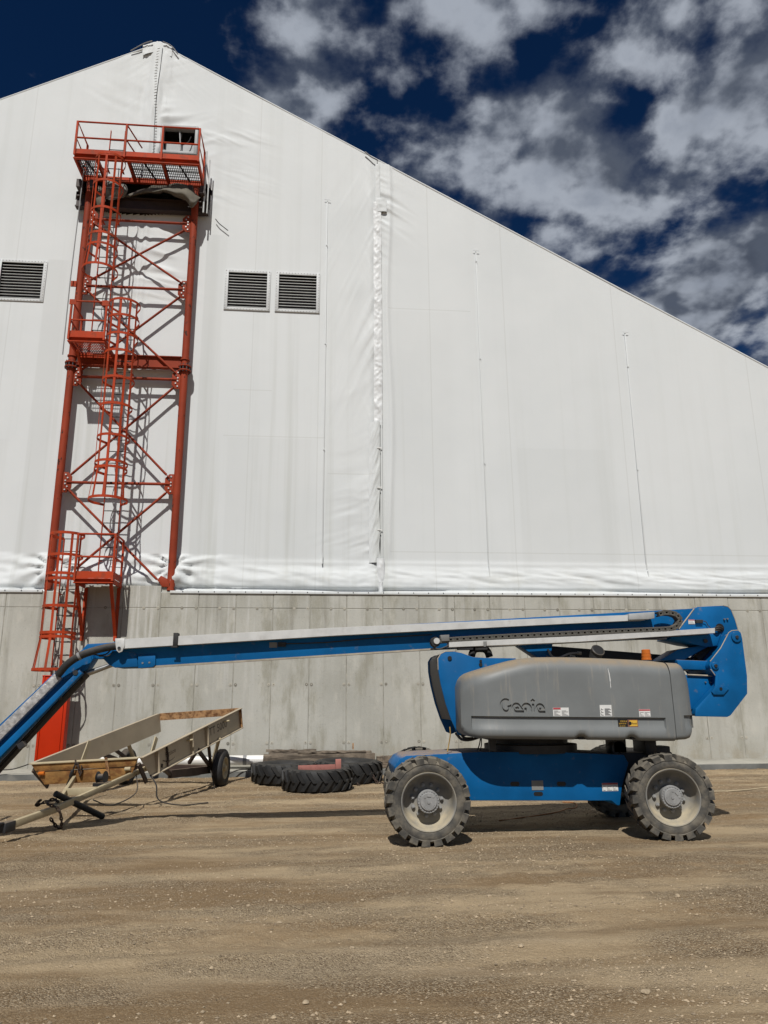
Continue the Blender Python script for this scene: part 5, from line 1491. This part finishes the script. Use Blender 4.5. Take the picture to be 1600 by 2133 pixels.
obj('boom_lug', MB().prism([(4.955, 2.488), (5.698, 2.536), (5.621, 2.375), (5.463, 2.355), (5.284, 2.395)], 10.13, 10.149), BLUE, lift, bevel=0.004)
obj('lug_pin', MB().lathe((5.455, 10.120, 2.437), (0, 1, 0), [(0.030, -0.006), (0.030, 0.02)], 16), DARK, lift)
obj('boom_lug', MB().prism([(2.812, 2.397), (3.312, 2.430), (3.264, 2.206), (3.107, 2.200)], 10.26, 10.48), BLUE, lift, bevel=0.006)
obj('mast_beam', MB().prism([(3.367, 2.412), (4.997, 2.288), (5.664, 2.225), (5.648, 2.087), (3.350, 2.140)], 10.68, 10.95), DARK, lift, bevel=0.01)
obj('mast_hoses', MB().tube(spline([(3.229, 10.250, 2.328), (3.268, 10.200, 2.233), (3.362, 10.180, 2.213), (3.507, 10.200, 2.266), (3.683, 10.250, 2.282)], 6), 0.016, 8).tube(spline([(3.193, 10.300, 2.278), (3.229, 10.250, 2.223), (3.334, 10.200, 2.201), (3.590, 10.250, 2.229)], 6), 0.012, 8), TAPE, lift)
obj('hose_fittings', MB().tube([(3.649, 10.250, 2.282), (3.703, 10.250, 2.275)], 0.022, 8).tube([(3.543, 10.250, 2.236), (3.610, 10.250, 2.223)], 0.018, 8), STEEL, lift)
ex = spline([(3.739, 9.850, 2.118), (3.744, 9.850, 2.181), (3.762, 9.830, 2.256), (3.770, 9.790, 2.291)], 5)
obj('exhaust_stub', MB().tube(ex, [0.075 + 0.001 * i for i in range(len(ex))], 20), BLACK, lift)
exd = (ex[-1] - ex[-3]).normalized()
obj('exhaust_mouth', MB().lathe(tuple(ex[-1]), tuple(exd), [(0.078, 0.001), (0.070, 0.004), (0.070, 0.003)], 20), DBLK, lift)  # black disc closes the pipe, painted as its unlit inside
beac = obj('beacon', MB().lathe((4.394, 9.720, 2.155), (0, 0, 1), [(0.066, 0.0), (0.066, 0.015), (0.060, 0.018), (0.060, 0.05), (0.063, 0.052), (0.059, 0.056), (0.059, 0.085), (0.062, 0.088), (0.057, 0.092), (0.056, 0.130), (0.050, 0.137), (0.0, 0.139)], 28), AMBER, lift)
obj('beacon_base', MB().lathe((4.393, 9.720, 2.142), (0, 0, 1), [(0.07, -0.03), (0.07, 0.012)], 24), DARK, beac)
# boom rest
obj('boom_rest', MB().tube(spline([(2.164, 10.300, 2.227), (2.187, 10.300, 2.299), (2.235, 10.300, 2.338), (2.343, 10.300, 2.338), (2.395, 10.300, 2.299), (2.419, 10.300, 2.227)], 6), 0.050, 10).box(2.208, 2.376, 10.22, 10.45, 2.305, 2.377), BLACK, lift)

# jib --------------------------------------------------------------
knuckle = [(-3.034, 2.401), (-2.988, 2.426), (-2.608, 2.439), (-2.531, 2.401), (-2.507, 2.103), (-2.605, 2.097), (-2.696, 2.165), (-2.805, 2.227), (-2.885, 2.227)]
obj('boom_nose', MB().prism([(-3.041, 2.335), (-2.981, 2.409), (-2.531, 2.440), (-2.506, 2.273), (-2.734, 2.217), (-3.030, 2.212)], 10.36, 10.50), BLUE, lift, bevel=0.01)
obj('nose_plate', MB().prism([(-2.723, 2.215), (-2.585, 2.307), (-2.438, 2.301), (-2.295, 2.270), (-2.265, 2.104), (-2.555, 2.092), (-2.631, 2.129)], 10.185, 10.215), BLUE, lift, bevel=0.006)
J0, J1 = (-3.078, 10.300, 2.215), (-4.664, 10.300, 0.252)
jt = [(-2.917, 2.372), (-3.246, 2.132), (-3.297, 2.041), (-4.728, 0.514), (-4.653, -0.032), (-3.085, 1.823), (-2.885, 2.003), (-2.818, 2.211)]
jt = [(-2.915, 2.347), (-3.122, 2.224), (-3.288, 2.065), (-4.684, 0.602), (-4.435, 0.333), (-3.084, 1.943), (-2.911, 2.089), (-2.842, 2.211)]
jib = obj('jib_boom', MB().prism(jt, 10.22, 10.46), BLUE, lift, bevel=0.014)
obj('jib_cheek', MB().prism([(-2.987, 2.326), (-2.885, 2.271), (-2.853, 2.185), (-2.905, 2.087), (-3.086, 1.966), (-3.261, 1.919), (-3.304, 1.991), (-3.194, 2.161)], 10.195, 10.225), BLUE, jib, bevel=0.006)
jtr = [(-3.275, 2.019), (-3.204, 1.965), (-4.418, 0.699), (-4.493, 0.767)]
obj('jib_tray', MB().prism([(-3.264, 2.031), (-3.192, 1.958), (-4.393, 0.600), (-4.496, 0.701)], 10.10, 10.21), FILM, jib, bevel=0.006)
obj('jib_link', MB().prism([(-2.976, 2.066), (-2.936, 2.018), (-4.329, 0.445), (-4.404, 0.512)], 10.10, 10.2), BLUE, jib, bevel=0.006)
obj('jib_cylinder', MB().tube([(-2.953, 10.350, 2.013), (-4.358, 10.350, 0.316)], 0.045, 14), DARK, jib)
obj('jib_hose', MB().tube([(-2.984, 10.220, 1.961), (-3.863, 10.220, 0.918), (-4.263, 10.220, 0.459)], 0.010, 6).tube([(-3.007, 10.250, 1.925), (-3.870, 10.250, 0.870), (-4.269, 10.250, 0.405)], 0.012, 6), BLACK, jib)
obj('jib_clamp', MB().bar((-3.243, 10.200, 1.739), (-3.204, 10.200, 1.703), 0.05, 0.05), DARK, jib)
obj('jib_clamp', MB().bar((-3.641, 10.180, 1.123), (-3.577, 10.180, 1.169), 0.09, 0.07), DARK, jib)
obj('cable_sleeve', MB().tube(spline([(-2.539, 10.120, 2.363), (-2.654, 10.080, 2.342), (-2.804, 10.050, 2.298), (-2.977, 10.050, 2.231), (-3.119, 10.060, 2.130), (-3.231, 10.100, 2.000)], 7), 0.048, 12), BLACK, lift)
obj('sleeve_band', MB().tube([(-2.960, 10.050, 2.240), (-2.988, 10.050, 2.225)], 0.053, 12), TAPE, lift)
obj('slave_cylinder', MB().tube([(-2.969, 10.320, 2.013), (-2.613, 10.320, 2.141)], [0.040, 0.028], 14), STEEL, lift)
obj('cylinder_mount', MB().tube([(-3.001, 10.280, 2.091), (-2.901, 10.280, 2.201)], 0.05, 10).tube([(-2.986, 10.300, 1.994), (-2.934, 10.300, 2.030)], 0.06, 12), DARK, lift)
obj('small_hoses', MB().tube(spline([(-2.603, 10.120, 2.327), (-2.653, 10.100, 2.264), (-2.735, 10.100, 2.246), (-2.808, 10.100, 2.258)], 5), 0.010, 6).tube(spline([(-2.576, 10.120, 2.302), (-2.627, 10.100, 2.240), (-2.746, 10.100, 2.234)], 5), 0.008, 6), BLACK, lift)
obj('jib_bolt', MB().lathe((-3.018, 10.090, 2.029), (0, 1, 0), [(0.035, 0), (0.035, 0.03)], 6), DARK, lift)
# work platform at the jib's end, left of the picture
je = Vector((-4.588, 10.340, 0.467))
bx1 = je.x - 0.12; bx0 = bx1 - 0.92; by0, by1 = 9.15, 11.55; bz = 0.22
obj('jib_mount', MB().bar(je + Vector((0.10, 0, 0.08)), (bx1 - 0.02, 10.34, 0.40), 0.22, 0.22), DARK, lift, bevel=0.02)
obj('basket_floor', MB().box(bx0, bx1, by0, by1, bz, bz + 0.06), DARK, lift, bevel=0.008)
obj('basket_mount_post', MB().box(bx1 - 0.04, bx1 + 0.02, 10.16, 10.52, bz, 1.0), BLUE, lift, bevel=0.008)
for z in (0.78, 1.32):
    obj('basket_rail', MB().tube([(bx0 + .02, by0 + .02, z), (bx1 - .02, by0 + .02, z), (bx1 - .02, by1 - .02, z), (bx0 + .02, by1 - .02, z)], 0.02, 8, closed=True), GALV, lift)
for x, y in ((bx0, by0), (bx1 - .04, by0), (bx0, by1 - .04), (bx1 - .04, by1 - .04), (bx0, 10.34), (bx1 - .04, 9.75), (bx1 - .04, 10.95)):
    obj('basket_post', MB().box(x, x + 0.04, y, y + 0.04, bz + 0.06, 1.33), GALV, lift)
obj('control_box', MB().box(bx1 - 0.34, bx1 - 0.06, 10.0, 10.6, 1.06, 1.30), GREY, lift, bevel=0.02)

# ------------------------------------------------------------------ transport trailer
trailer = thing('transport_trailer', 'beige tilted transport frame trailer with rusty front beam and long tongue', 'trailer', (-2.7, 14.9, 0))
A, B = Vector((-2.767, 13.0, 0.793)), Vector((-1.56, 16.8, 1.526))          # near rail, top edge, front and back
C, D_ = Vector((-4.587, 13.5, 0.690)), Vector((-3.31, 17.3, 1.42))          # far rail
LD = (B - A).normalized(); WD = (A - C).normalized(); UP = WD.cross(LD).normalized()
if UP.z < 0: UP = -UP
HR, HF = 0.40, 0.27


def rail(P, Q, out, front_h, back_h, cut):
    """C-section side rail: web with flanges; the front end is cut on a slant"""
    w = Vector(out)
    m = MB()
    P2 = P + LD * cut
    m.slab([P, Q, Q - UP * back_h, P2 - UP * front_h], w, 0.008)
    for a, b in ((P, Q), (P2 - UP * front_h, Q - UP * back_h)):
        m.slab([a, b, b - UP * 0.012, a - UP * 0.012], w, 0.075)
    return m


near = obj('side_rail', rail(A, B, WD, 0.37, 0.41, 0.30), BEIGE, trailer)
far = obj('side_rail', rail(C, D_, -WD, 0.37, 0.38, 0.30), BEIGE, trailer)
for k, wdt in ((0.43, 0.012), (0.585, 0.012), (0.12, 0.012)):
    p = A + (B - A) * k
    obj('stiffener', MB().slab([p - UP * 0.014, p + LD * wdt - UP * 0.014, p + LD * wdt - UP * 0.385, p - UP * 0.385], WD, 0.07), BEIGE, near)
p = A + (B - A) * 0.99
obj('end_stiffener', MB().slab([p - UP * 0.014, p + LD * 0.03 - UP * 0.014, p + LD * 0.03 - UP * 0.40, p - UP * 0.40], WD, 0.06), RUSTY, near)
for k in (0.40, 0.80):
    p = A + (B - A) * k - UP * 0.11
    obj('rail_pin', MB().tube([p, p + WD * 0.11 + LD * 0.03], 0.018, 8), CREAM, near)
# front beam: two rusted channels, back bar
F0, F1 = C - LD * 0.012, A - LD * 0.012
for top_, bot in ((0.0, 0.125), (0.135, 0.345)):
    s = 0.55 * top_
    q = [F0 - UP * top_ + WD * s * 0.9, F1 - UP * top_ - WD * s * 0.9, F1 - UP * bot - WD * (0.55 * bot), F0 - UP * bot + WD * (0.62 * bot)]
    obj('front_beam', MB().slab(q, -LD, 0.018 if top_ else 0.03), RUST_FRONT, trailer, bevel=0.004)
obj('beam_lip', MB().bar(F0, F1, 0.10, 0.012, UP), CREAM, trailer)
for P, s in ((F0, 1), (F1, -1)):
    obj('corner_leg', MB().bar(P - UP * 0.10 + WD * s * 0.01, P + LD * 0.28 - UP * 0.46 + WD * s * 0.06, 0.03, 0.07, LD), BROWN, trailer)
obj('rear_bar', MB().slab([D_, B, B - UP * 0.15, D_ - UP * 0.15], LD, 0.02), RUSTY, trailer)
for k, m_ in ((0.10, AMBER), (0.905, CREAM)):
    p = F0 + (F1 - F0) * k - UP * 0.16 - LD * 0.03
    obj('marker_lamp', MB().tube([p - WD * 0.05, p + WD * 0.05], 0.032, 10), m_, trailer)
obj('beam_strap', MB().slab([F0 + (F1 - F0) * 0.70 + UP * 0.04 - LD * .04, F0 + (F1 - F0) * 0.725 + UP * 0.04 - LD * .04, F0 + (F1 - F0) * 0.74 - UP * 0.25 - LD * .04, F0 + (F1 - F0) * 0.715 - UP * 0.25 - LD * .04], -LD, 0.01), RUSTY, trailer)
# lettering on the near rail
o_ = A + (B - A) * 0.625 - UP * 0.245 + WD * 0.009
tx = text_into(MB(), 'TT 5000', o_, LD, UP, 0.215, 0.0015, 1.12)
tx.bar(o_ + UP * 0.17 - LD * 0.10 + WD * 0.002, o_ + UP * 0.17 + LD * 0.0 + WD * 0.002, 0.002, 0.016, UP)
obj('stencil_lettering', tx, STENCIL, near)
o_ = A + (B - A) * 0.20 - UP * 0.205 + WD * 0.009
tx = text_into(MB(), 'Pattison', o_, LD, UP, 0.115, 0.0015, 1.0)
for k in range(7):
    a0, a1 = k / 7, (k + 1) / 7
    f = lambda a: o_ - UP * (0.03 + 0.065 * math.sin(a * 2.4)) + LD * (-0.10 + 0.42 * a) + WD * 0.002
    tx.bar(f(a0), f(a1), 0.002, 0.016 * (1 - a0) + 0.003, UP)
obj('maker_lettering', tx, STENCIL, near)
# undercarriage
WN = Vector((-1.80, 16.10, 0.37)); WFAR = WN - Vector((0.964, -0.265, 0)) * 2.05
ax0, ax1 = WN - WD * 0.12, WFAR + WD * 0.12
obj('axle_beam', MB().bar(ax0, ax1, 0.11, 0.11), BROWN, trailer)
for base, rl, s in ((WN - WD * 0.22, A, 1), (WFAR + WD * 0.22, C, -1)):
    for k in (0.60, 0.72):
        tp = rl + (B - A) * k - UP * 0.37 + WD * 0.03 * s
        obj('upright', MB().bar(base, tp, 0.055, 0.055), CREAM if k > .7 else BROWN, trailer)
    tp = rl + (B - A) * 0.50 - UP * 0.37
    obj('diagonal', MB().bar(base + LD * 0.02, tp, 0.055, 0.06), BROWN, trailer)
    fb = Vector((base.x, base.y, 0.36)) - LD * 1.75; fb.z = 0.40
    obj('frame_rail', MB().bar(base - UP * 0.02, fb, 0.07, 0.14), BROWN, trailer)
    obj('diagonal', MB().bar(fb + LD * 0.75, tp, 0.055, 0.055), BROWN, trailer)
    obj('front_upright', MB().bar(fb, rl + (B - A) * 0.16 - UP * 0.30, 0.06, 0.06), BROWN, trailer)
lat = MB().lathe((0, 0, 0), (1, 0, 0), [(0.205, -0.07), (0.22, -0.085), (0.30, -0.10), (0.345, -0.075), (0.365, -0.05), (0.365, 0.05), (0.345, 0.075), (0.30, 0.10), (0.22, 0.085), (0.205, 0.07)], 36, caps=False)
for y in (-0.03, 0.0, 0.03):
    pass
tt_me = mesh_from(lat, 'tyre', mat('trailer_tyre', (0.02, 0.02, 0.021), 0.7, var=0.3, vscale=25, dust=0.2, bump=0.3, bscale=60), angle=40)
tr_me = mesh_from(MB().lathe((0, 0, 0), (1, 0, 0), [(0.205, -0.08), (0.212, 0.085), (0.195, 0.088), (0.185, 0.07), (0.165, 0.03), (0.10, 0.045), (0.07, 0.055), (0.055, 0.10), (0.0, 0.105)], 32, caps=False), 'wheel', CREAM, angle=40)
ang = math.atan2(WD.y, WD.x)
for p, s in ((WN, 0.0), (WFAR, math.pi)):
    w = inst('wheel', tr_me, trailer, p, (0, 0, ang + 0.10 + s))
    c = bpy.data.objects.new('tyre', tt_me); col.objects.link(c); c.parent = w
# tongue: two arms that meet, cross tie, coupler
TIP = Vector((-3.70, 10.24, 0.19)); APEX = Vector((-3.42, 11.05, 0.27))
LA, RA = C + WD * 0.45 - UP * 0.30 + LD * 0.55, A - WD * 0.18 - UP * 0.30 + LD * 0.55
for p in (LA, RA):
    obj('tongue_arm', MB().bar(p, APEX + (p - APEX).normalized() * 0.02, 0.05, 0.085), CREAM, trailer, bevel=0.008)
obj('tongue_tie', MB().bar(APEX + (LA - APEX) * 0.40, APEX + (RA - APEX) * 0.40, 0.06, 0.10), CREAM, trailer, bevel=0.006)
obj('tongue_nose', MB().bar(APEX + Vector((0.03, 0.1, 0.01)), TIP, 0.065, 0.09), CREAM, trailer, bevel=0.008)
obj('coupler', MB().bar(TIP + Vector((0.03, 0.09, 0)), TIP + Vector((-0.03, -0.08, -0.01)), 0.09, 0.12).bar(TIP + Vector((-0.03, -0.08, 0.05)), TIP + Vector((-0.14, -0.28, 0.05)), 0.06, 0.03), DARK, trailer, bevel=0.008)
for q in (LA, RA):
    obj('arm_bracket', MB().bar(q, q + UP * 0.42 + LD * 0.35, 0.02, 0.09, LD), CREAM, trailer)
obj('jack_leg', MB().tube([APEX + Vector((-0.06, 0.20, 0.18)), Vector((-3.0, 11.95, 0.05))], 0.042, 14), BLACK, trailer)
obj('winch', MB().lathe(APEX + (RA - APEX) * 0.52 + Vector((-0.10, 0, 0.12)), WD, [(0.09, -0.06), (0.05, -0.05), (0.05, 0.05), (0.09, 0.06)], 16).bar(APEX + (RA - APEX) * 0.5 + Vector((-0.1, 0, 0.02)), APEX + (RA - APEX) * 0.56 + Vector((-0.1, 0, 0.02)), 0.22, 0.05), DARK, trailer)


def chain_tube(pts, r=0.010, link=0.05):
    """a real chain: alternating oval links"""
    P = spline(pts, 10); m = MB(); cur = P[0]; k = 0
    for p in P[1:]:
        while (p - cur).length >= link:
            d = (p - cur).normalized(); a = d.cross(Vector((0, 0, 1)))
            if a.length < 1e-3: a = Vector((1, 0, 0))
            a.normalize()
            if k % 2: a = d.cross(a)
            ring = [cur + d * (link * 0.5 + link * 0.72 * math.cos(t)) + a * (link * 0.32 * math.sin(t)) for t in [2 * math.pi * i / 8 for i in range(8)]]
            m.tube(ring, r, 5, closed=True); cur = cur + d * link; k += 1
    return m


def gnd_z(x, y): return float(ground_z(np.array(x), np.array(y)))


RUSTCH = mat('chain_rust', (0.045, 0.028, 0.02), 0.8, var=0.3)
obj('safety_chain', chain_tube([APEX + Vector((-0.12, 0.1, 0.10)), APEX + Vector((-0.05, -0.1, 0.08)), APEX + Vector((0.10, -0.12, 0.02)), APEX + Vector((0.12, 0.0, -0.18)), APEX + Vector((0.04, 0.15, -0.26)), APEX + Vector((-0.06, 0.05, -0.10))]), RUSTCH, trailer)
obj('safety_chain', chain_tube([APEX + Vector((-0.20, 0.05, 0.12)), APEX + Vector((-0.28, 0.15, 0.04)), APEX + Vector((-0.12, 0.28, 0.10)), APEX + Vector((0.02, 0.1, 0.09))]), RUSTCH, trailer)
obj('beam_chain', chain_tube([F0 + (F1 - F0) * 0.43 + UP * 0.02 - LD * 0.05, F0 + (F1 - F0) * 0.46 - UP * 0.10 - LD * 0.06, F0 + (F1 - F0) * 0.47 - UP * 0.26 - LD * 0.05, F0 + (F1 - F0) * 0.49 - UP * 0.05 - LD * 0.06]), RUSTCH, trailer)
obj('rail_chain', chain_tube([A + LD * 0.85 - UP * 0.02 + WD * 0.02, A + LD * 0.86 - UP * 0.2 + WD * 0.03, A + LD * 0.84 - UP * 0.38 + WD * 0.03]), RUSTCH, trailer)
obj('hook_strap', MB().tube(spline([F0 + (F1 - F0) * 0.44 - LD * .06, F0 + (F1 - F0) * 0.41 - UP * 0.12 - LD * .07, F0 + (F1 - F0) * 0.38 - UP * 0.22 - LD * .06, F0 + (F1 - F0) * 0.33 - UP * 0.36 - LD * .03], 5), [0.012] * 6 + [0.03] * 5 + [0.012] * 5, 8), DARK, trailer)
obj('brake_hose', MB().tube(spline([A + LD * 0.3 - UP * 0.36, A + LD * 0.2 - UP * 0.5 + WD * 0.15, Vector((-2.45, 13.2, 0.12)), Vector((-2.1, 13.25, 0.03)), Vector((-1.7, 13.5, 0.03))], 7), 0.012, 6), BLACK, trailer)
obj('brake_hose', MB().tube(spline([APEX + (RA - APEX) * 0.85, APEX + (RA - APEX) * 0.7 + Vector((0.2, 0, -0.22)), APEX + (RA - APEX) * 0.5 + Vector((0.1, 0, -0.27)), APEX + (RA - APEX) * 0.35 + Vector((0.03, 0, -0.1))], 7), 0.010, 6), BLACK, trailer)
obj('wiring', MB().tube(spline([ax0 + Vector((-1.1, -0.8, 0.1)), ax0 + Vector((-0.7, -0.6, -0.08)), ax0 + Vector((-0.3, -0.3, -0.1)), ax0 + Vector((-0.1, -0.2, 0.0)), ax0 + Vector((0.05, -0.5, -0.33))], 7), 0.010, 6), BLACK, trailer)


# ------------------------------------------------------------------ tractor tyres lying in the yard
def tractor_tyre(label, x, y, R, w, seed, tilt=(0, 0)):
    rnd = random.Random(seed)
    h = w / 2; ri = R * 0.60
    m = MB().lathe((0, 0, 0), (0, 0, 1), [(ri, -h * 0.62), (ri + 0.03, -h * 0.80), (R * 0.76, -h), (R * 0.90, -h * 0.90), (R * 0.945, -h * 0.5), (R * 0.95, 0), (R * 0.945, h * 0.5), (R * 0.90, h * 0.90), (R * 0.76, h),
                                          (ri + 0.04, h * 0.84), (ri, h * 0.62), (ri - 0.012, h * 0.55), (ri + 0.03, h * 0.5), (R * 0.8, h * 0.80), (R * 0.88, 0), (R * 0.8, -h * 0.80), (ri + 0.03, -h * 0.5), (ri, -h * 0.62)], 56, caps=False)
    nl = 20
    for k in range(nl):
        for s in (-1, 1):
            a0 = 2 * math.pi * (k + (0.5 if s > 0 else 0)) / nl
            vs = []
            for (z, r0, r1, sh, da) in ((s * h * 0.96, R * 0.80, R * 0.87, -0.02, 0.055), (s * h * 0.80, R * 0.90, R * 0.985, 0.03, 0.058), (s * h * 0.35, R * 0.93, R, 0.13, 0.055), (-s * h * 0.10, R * 0.93, R, 0.23, 0.05)):
                for a in (a0 + sh - da, a0 + sh + da):
                    for r in (r0, r1): vs.append((r * math.cos(a), r * math.sin(a), z))
            fs = []
            for i in range(3):
                o = i * 4
                fs += [(o, o + 4, o + 5, o + 1), (o + 2, o + 3, o + 7, o + 6), (o + 1, o + 5, o + 7, o + 3), (o, o + 2, o + 6, o + 4)]
            fs += [(0, 1, 3, 2), (12, 14, 15, 13)]
            m.add(vs, fs)
    me = mesh_from(m, 'tractor_tyre', TYRE2, angle=36)
    o = bpy.data.objects.new('tractor_tyre', me); col.objects.link(o)
    o.location = (x, y, gnd_z(x, y) + h * 0.94); o.rotation_euler = (tilt[0], tilt[1], rnd.random() * 6)
    return tag(o, label, 'tyre', 'tractor tyres lying by the wall')


tractor_tyre('front one of three black tractor tyres lying flat, with the pink plate on it', 0.12, 15.30, 0.69, 0.41, 1)
t_l = tractor_tyre('left of three black tractor tyres lying flat before the timbers', -1.236 + 0.72, 16.50, 0.72, 0.40, 2)
t_r = tractor_tyre('right of three black tractor tyres, chains draped over its edge', 1.492 - 0.72, 16.50, 0.72, 0.43, 3, (0.02, -0.02))
px0 = -0.252
plate = obj('steel_plate', MB().prism([(-0.252, 0.465), (0.456, 0.477), (0.475, 0.372), (0.291, 0.366), (0.126, 0.359), (-0.250, 0.391)], 15.19, 15.215).prism([(0.461, 0.572), (0.567, 0.576), (0.568, 0.366), (0.463, 0.367)], 15.06, 15.19), PINK, bevel=0.003)
tag(plate, 'faded pink-red steel plate with upright end lying on the front tyre', 'metal plate')
tag(obj('chain', chain_tube([(0.823, 16.050, 0.370), (0.866, 15.930, 0.305), (0.913, 15.900, 0.179), (0.901, 15.850, 0.056), (0.98, 15.7, gnd_z(.98, 15.7) + .02)], 0.012, 0.06), RUSTCH), 'rusty chain hanging over the right tyre nearest the front tyre', 'chain')
tag(obj('chain', chain_tube([(1.147, 16.200, 0.344), (1.193, 16.020, 0.275), (1.248, 15.970, 0.186), (1.312, 15.930, 0.078), (1.421, 15.950, 0.038), (1.80, 15.8, gnd_z(1.8, 15.8) + .02)], 0.012, 0.06), RUSTCH), 'rusty chain draped down the right tyre towards the lift wheel', 'chain')

# ------------------------------------------------------------------ timbers and pipe along the footing
def timber(label, x0, x1, y0, y1, z0, z1, seed):
    m = MB(); n = 14; rnd = random.Random(seed); rows = []
    for i in range(n + 1):
        x = x0 + (x1 - x0) * i / n
        j = lambda: rnd.uniform(-0.012, 0.012)
        rows.append([(x + j(), y0 + j(), z0), (x + j(), y1 + j(), z0), (x + j(), y1 + j(), z1 + j()), (x + j(), y0 + j(), z1 + j())])
    vs = [p for r in rows for p in r]
    fs = [(i * 4 + k, i * 4 + 4 + k, i * 4 + 4 + (k + 1) % 4, i * 4 + (k + 1) % 4) for i in range(n) for k in range(4)]
    m.add(vs, fs + [(3, 2, 1, 0), (n * 4, n * 4 + 1, n * 4 + 2, n * 4 + 3)])
    return tag(obj('timber', m, WOOD, bevel=0.006, smooth=False), label, 'timber', 'old timbers by the wall')


zf = 0.20
timber('thick weathered timber lying on the footing behind the tractor tyres', -1.06, 1.42, 17.45, 17.70, zf, 0.52, 1)
timber('second weathered timber at the back, against the concrete wall', -0.95, 1.36, 17.76, 18.05, 0.24, 0.55, 2)
timber('thin warped board lying on top of the timber stack', -0.30, 1.22, 17.50, 17.72, 0.535, 0.575, 3)
timber('narrow board on the left end of the timber stack', -1.02, 0.10, 17.78, 17.95, 0.56, 0.60, 4)
timber('short broken timber end between the stack and the lift wheel', 1.46, 1.88, 17.55, 17.78, zf, 0.45, 5)
tag(obj('iron_rod', MB().bar((0.936, 17.750, 0.596), (0.936, 17.750, 0.731), 0.015, 0.03), RUSTY), 'short rusty rod standing up behind the timbers', 'rod')
pipe = thing('drain_pipe', 'white plastic pipe with a grey band lying along the footing', 'pipe', (-2.6, 17.85, 0.33))
obj('pipe_body', MB().tube([(-4.6, 17.80, 0.395), (-2.6, 17.79, 0.395), (-1.0, 17.77, 0.395)], 0.102, 24), PVC, pipe)
obj('pipe_band', MB().tube([(-1.516, 17.773, 0.395), (-1.437, 17.773, 0.395)], 0.106, 24), TAPE, pipe)

timber('small wood block under the right end of the white pipe', -1.35, -1.15, 17.68, 17.88, 0.20, 0.293, 6)
timber('small wood block under the left part of the white pipe', -4.1, -3.9, 17.70, 17.92, 0.20, 0.293, 7)
# ------------------------------------------------------------------ cords on the ground
def cord(label, pts, r, m, z=0.012):
    P = [(x, y, gnd_z(x, y) + z) for x, y in pts]
    return tag(obj('cord', MB().tube(spline(P, 8), r, 6), m), label, 'cord')


cord('pale rope lying on the gravel right of the rear wheel', [(7.308, 13.911, -0.000)[:2], (7.653, 13.934, 0.000)[:2], (8.118, 14.095, 0.000)[:2], (8.734, 14.403, 0.000)[:2], (9.444, 14.376, 0.000)[:2]], 0.012, ROPE)
cord('thin orange cord on the ground in the shade under the lift', [(4.158, 12.885, 0.000)[:2], (4.305, 12.743, 0.000)[:2], (4.234, 12.403, 0.000)[:2], (4.116, 12.198, 0.000)[:2], (3.963, 12.111, 0.000)[:2], (3.688, 11.734, 0.000)[:2], (3.238, 11.456, 0.000)[:2], (2.635, 11.040, 0.000)[:2]], 0.008, ORANGE)
tag(obj('cord', MB().tube(spline([(-6.857, 17.400, 0.292), (-6.406, 17.500, 0.287), (-6.166, 17.500, 0.342), (-5.909, 17.500, 0.436)], 6), 0.014, 6), BLACK), 'black cable sagging to the foot of the red guard panel', 'cable')
tag(obj('cord', MB().tube(spline([(-1.9, 17.3, 0.09), (-1.6, 17.45, 0.21), (-1.3, 17.55, 0.22), (-1.0, 17.6, 0.25)], 6), 0.014, 6), BLACK), 'black cable on the footing below the white pipe', 'cable')

# ------------------------------------------------------------------ larger stones, each a thing
def rock(label, x, y, r, seed, m=None):
    rnd = random.Random(seed); bm = bmesh.new(); bmesh.ops.create_icosphere(bm, subdivisions=2, radius=r)
    ph = [rnd.uniform(0, 6) for _ in range(6)]
    for v in bm.verts:
        d = v.co.normalized()
        k = 1 + 0.18 * math.sin(d.x * 3 + ph[0]) + 0.15 * math.sin(d.y * 4 + ph[1]) + 0.12 * math.sin(d.z * 5 + ph[2]) + 0.07 * math.sin(d.x * 9 + d.y * 7 + ph[3])
        v.co = Vector((d.x * 1.15, d.y * 0.9, d.z * 0.6)) * (r * k)
    me = bpy.data.meshes.new('stone'); bm.to_mesh(me); bm.free(); me.materials.append(m or STONE2)
    o = bpy.data.objects.new('stone', me); col.objects.link(o); o.location = (x, y, gnd_z(x, y) + r * 0.25); o.rotation_euler = (0, 0, rnd.random() * 6)
    return tag(o, label, 'stone', 'single stones in the yard')


STONE2 = mat('pale_stone', (0.38, 0.30, 0.20), 0.9, var=0.2, vscale=20)
for i, (px, r, lb) in enumerate((((-0.009, 4.825, 0.000), 0.024, 'pale stone in the left foreground, lowest in the picture'), ((0.304, 5.710, 0.000), 0.022, 'pale upright stone near the middle of the yard'),
                              ((1.969, 4.764, 0.000), 0.034, 'tan stone in the right foreground'), ((-0.180, 4.622, 0.000), 0.02, 'flat stone at the bottom edge left of the middle'),
                              ((-0.619, 5.486, 0.000), 0.02, 'small pale stone in the left part of the yard'), ((1.562, 7.014, -0.000), 0.028, 'pale flat stone before the lift, below its middle'),
                              ((-0.225, 6.419, 0.000), 0.022, 'pale stone on the lighter gravel streak'), ((3.148, 6.774, 0.000), 0.03, 'pale flat stone below the right wheel'),
                              ((1.467, 5.659, 0.000), 0.026, 'flat pale stone in the yard below the lift chassis'), ((0.452, 6.969, 0.000), 0.018, 'small stone on the dirt left of the front wheel'),
                              ((-0.327, 7.095, 0.000), 0.022, 'pale pebble on the dirt below the tractor tyres'), ((1.610, 4.976, 0.000), 0.022, 'small pale stone in the foreground below the cover'))):
    rock(lb, px[0], px[1], r * 0.8, i)
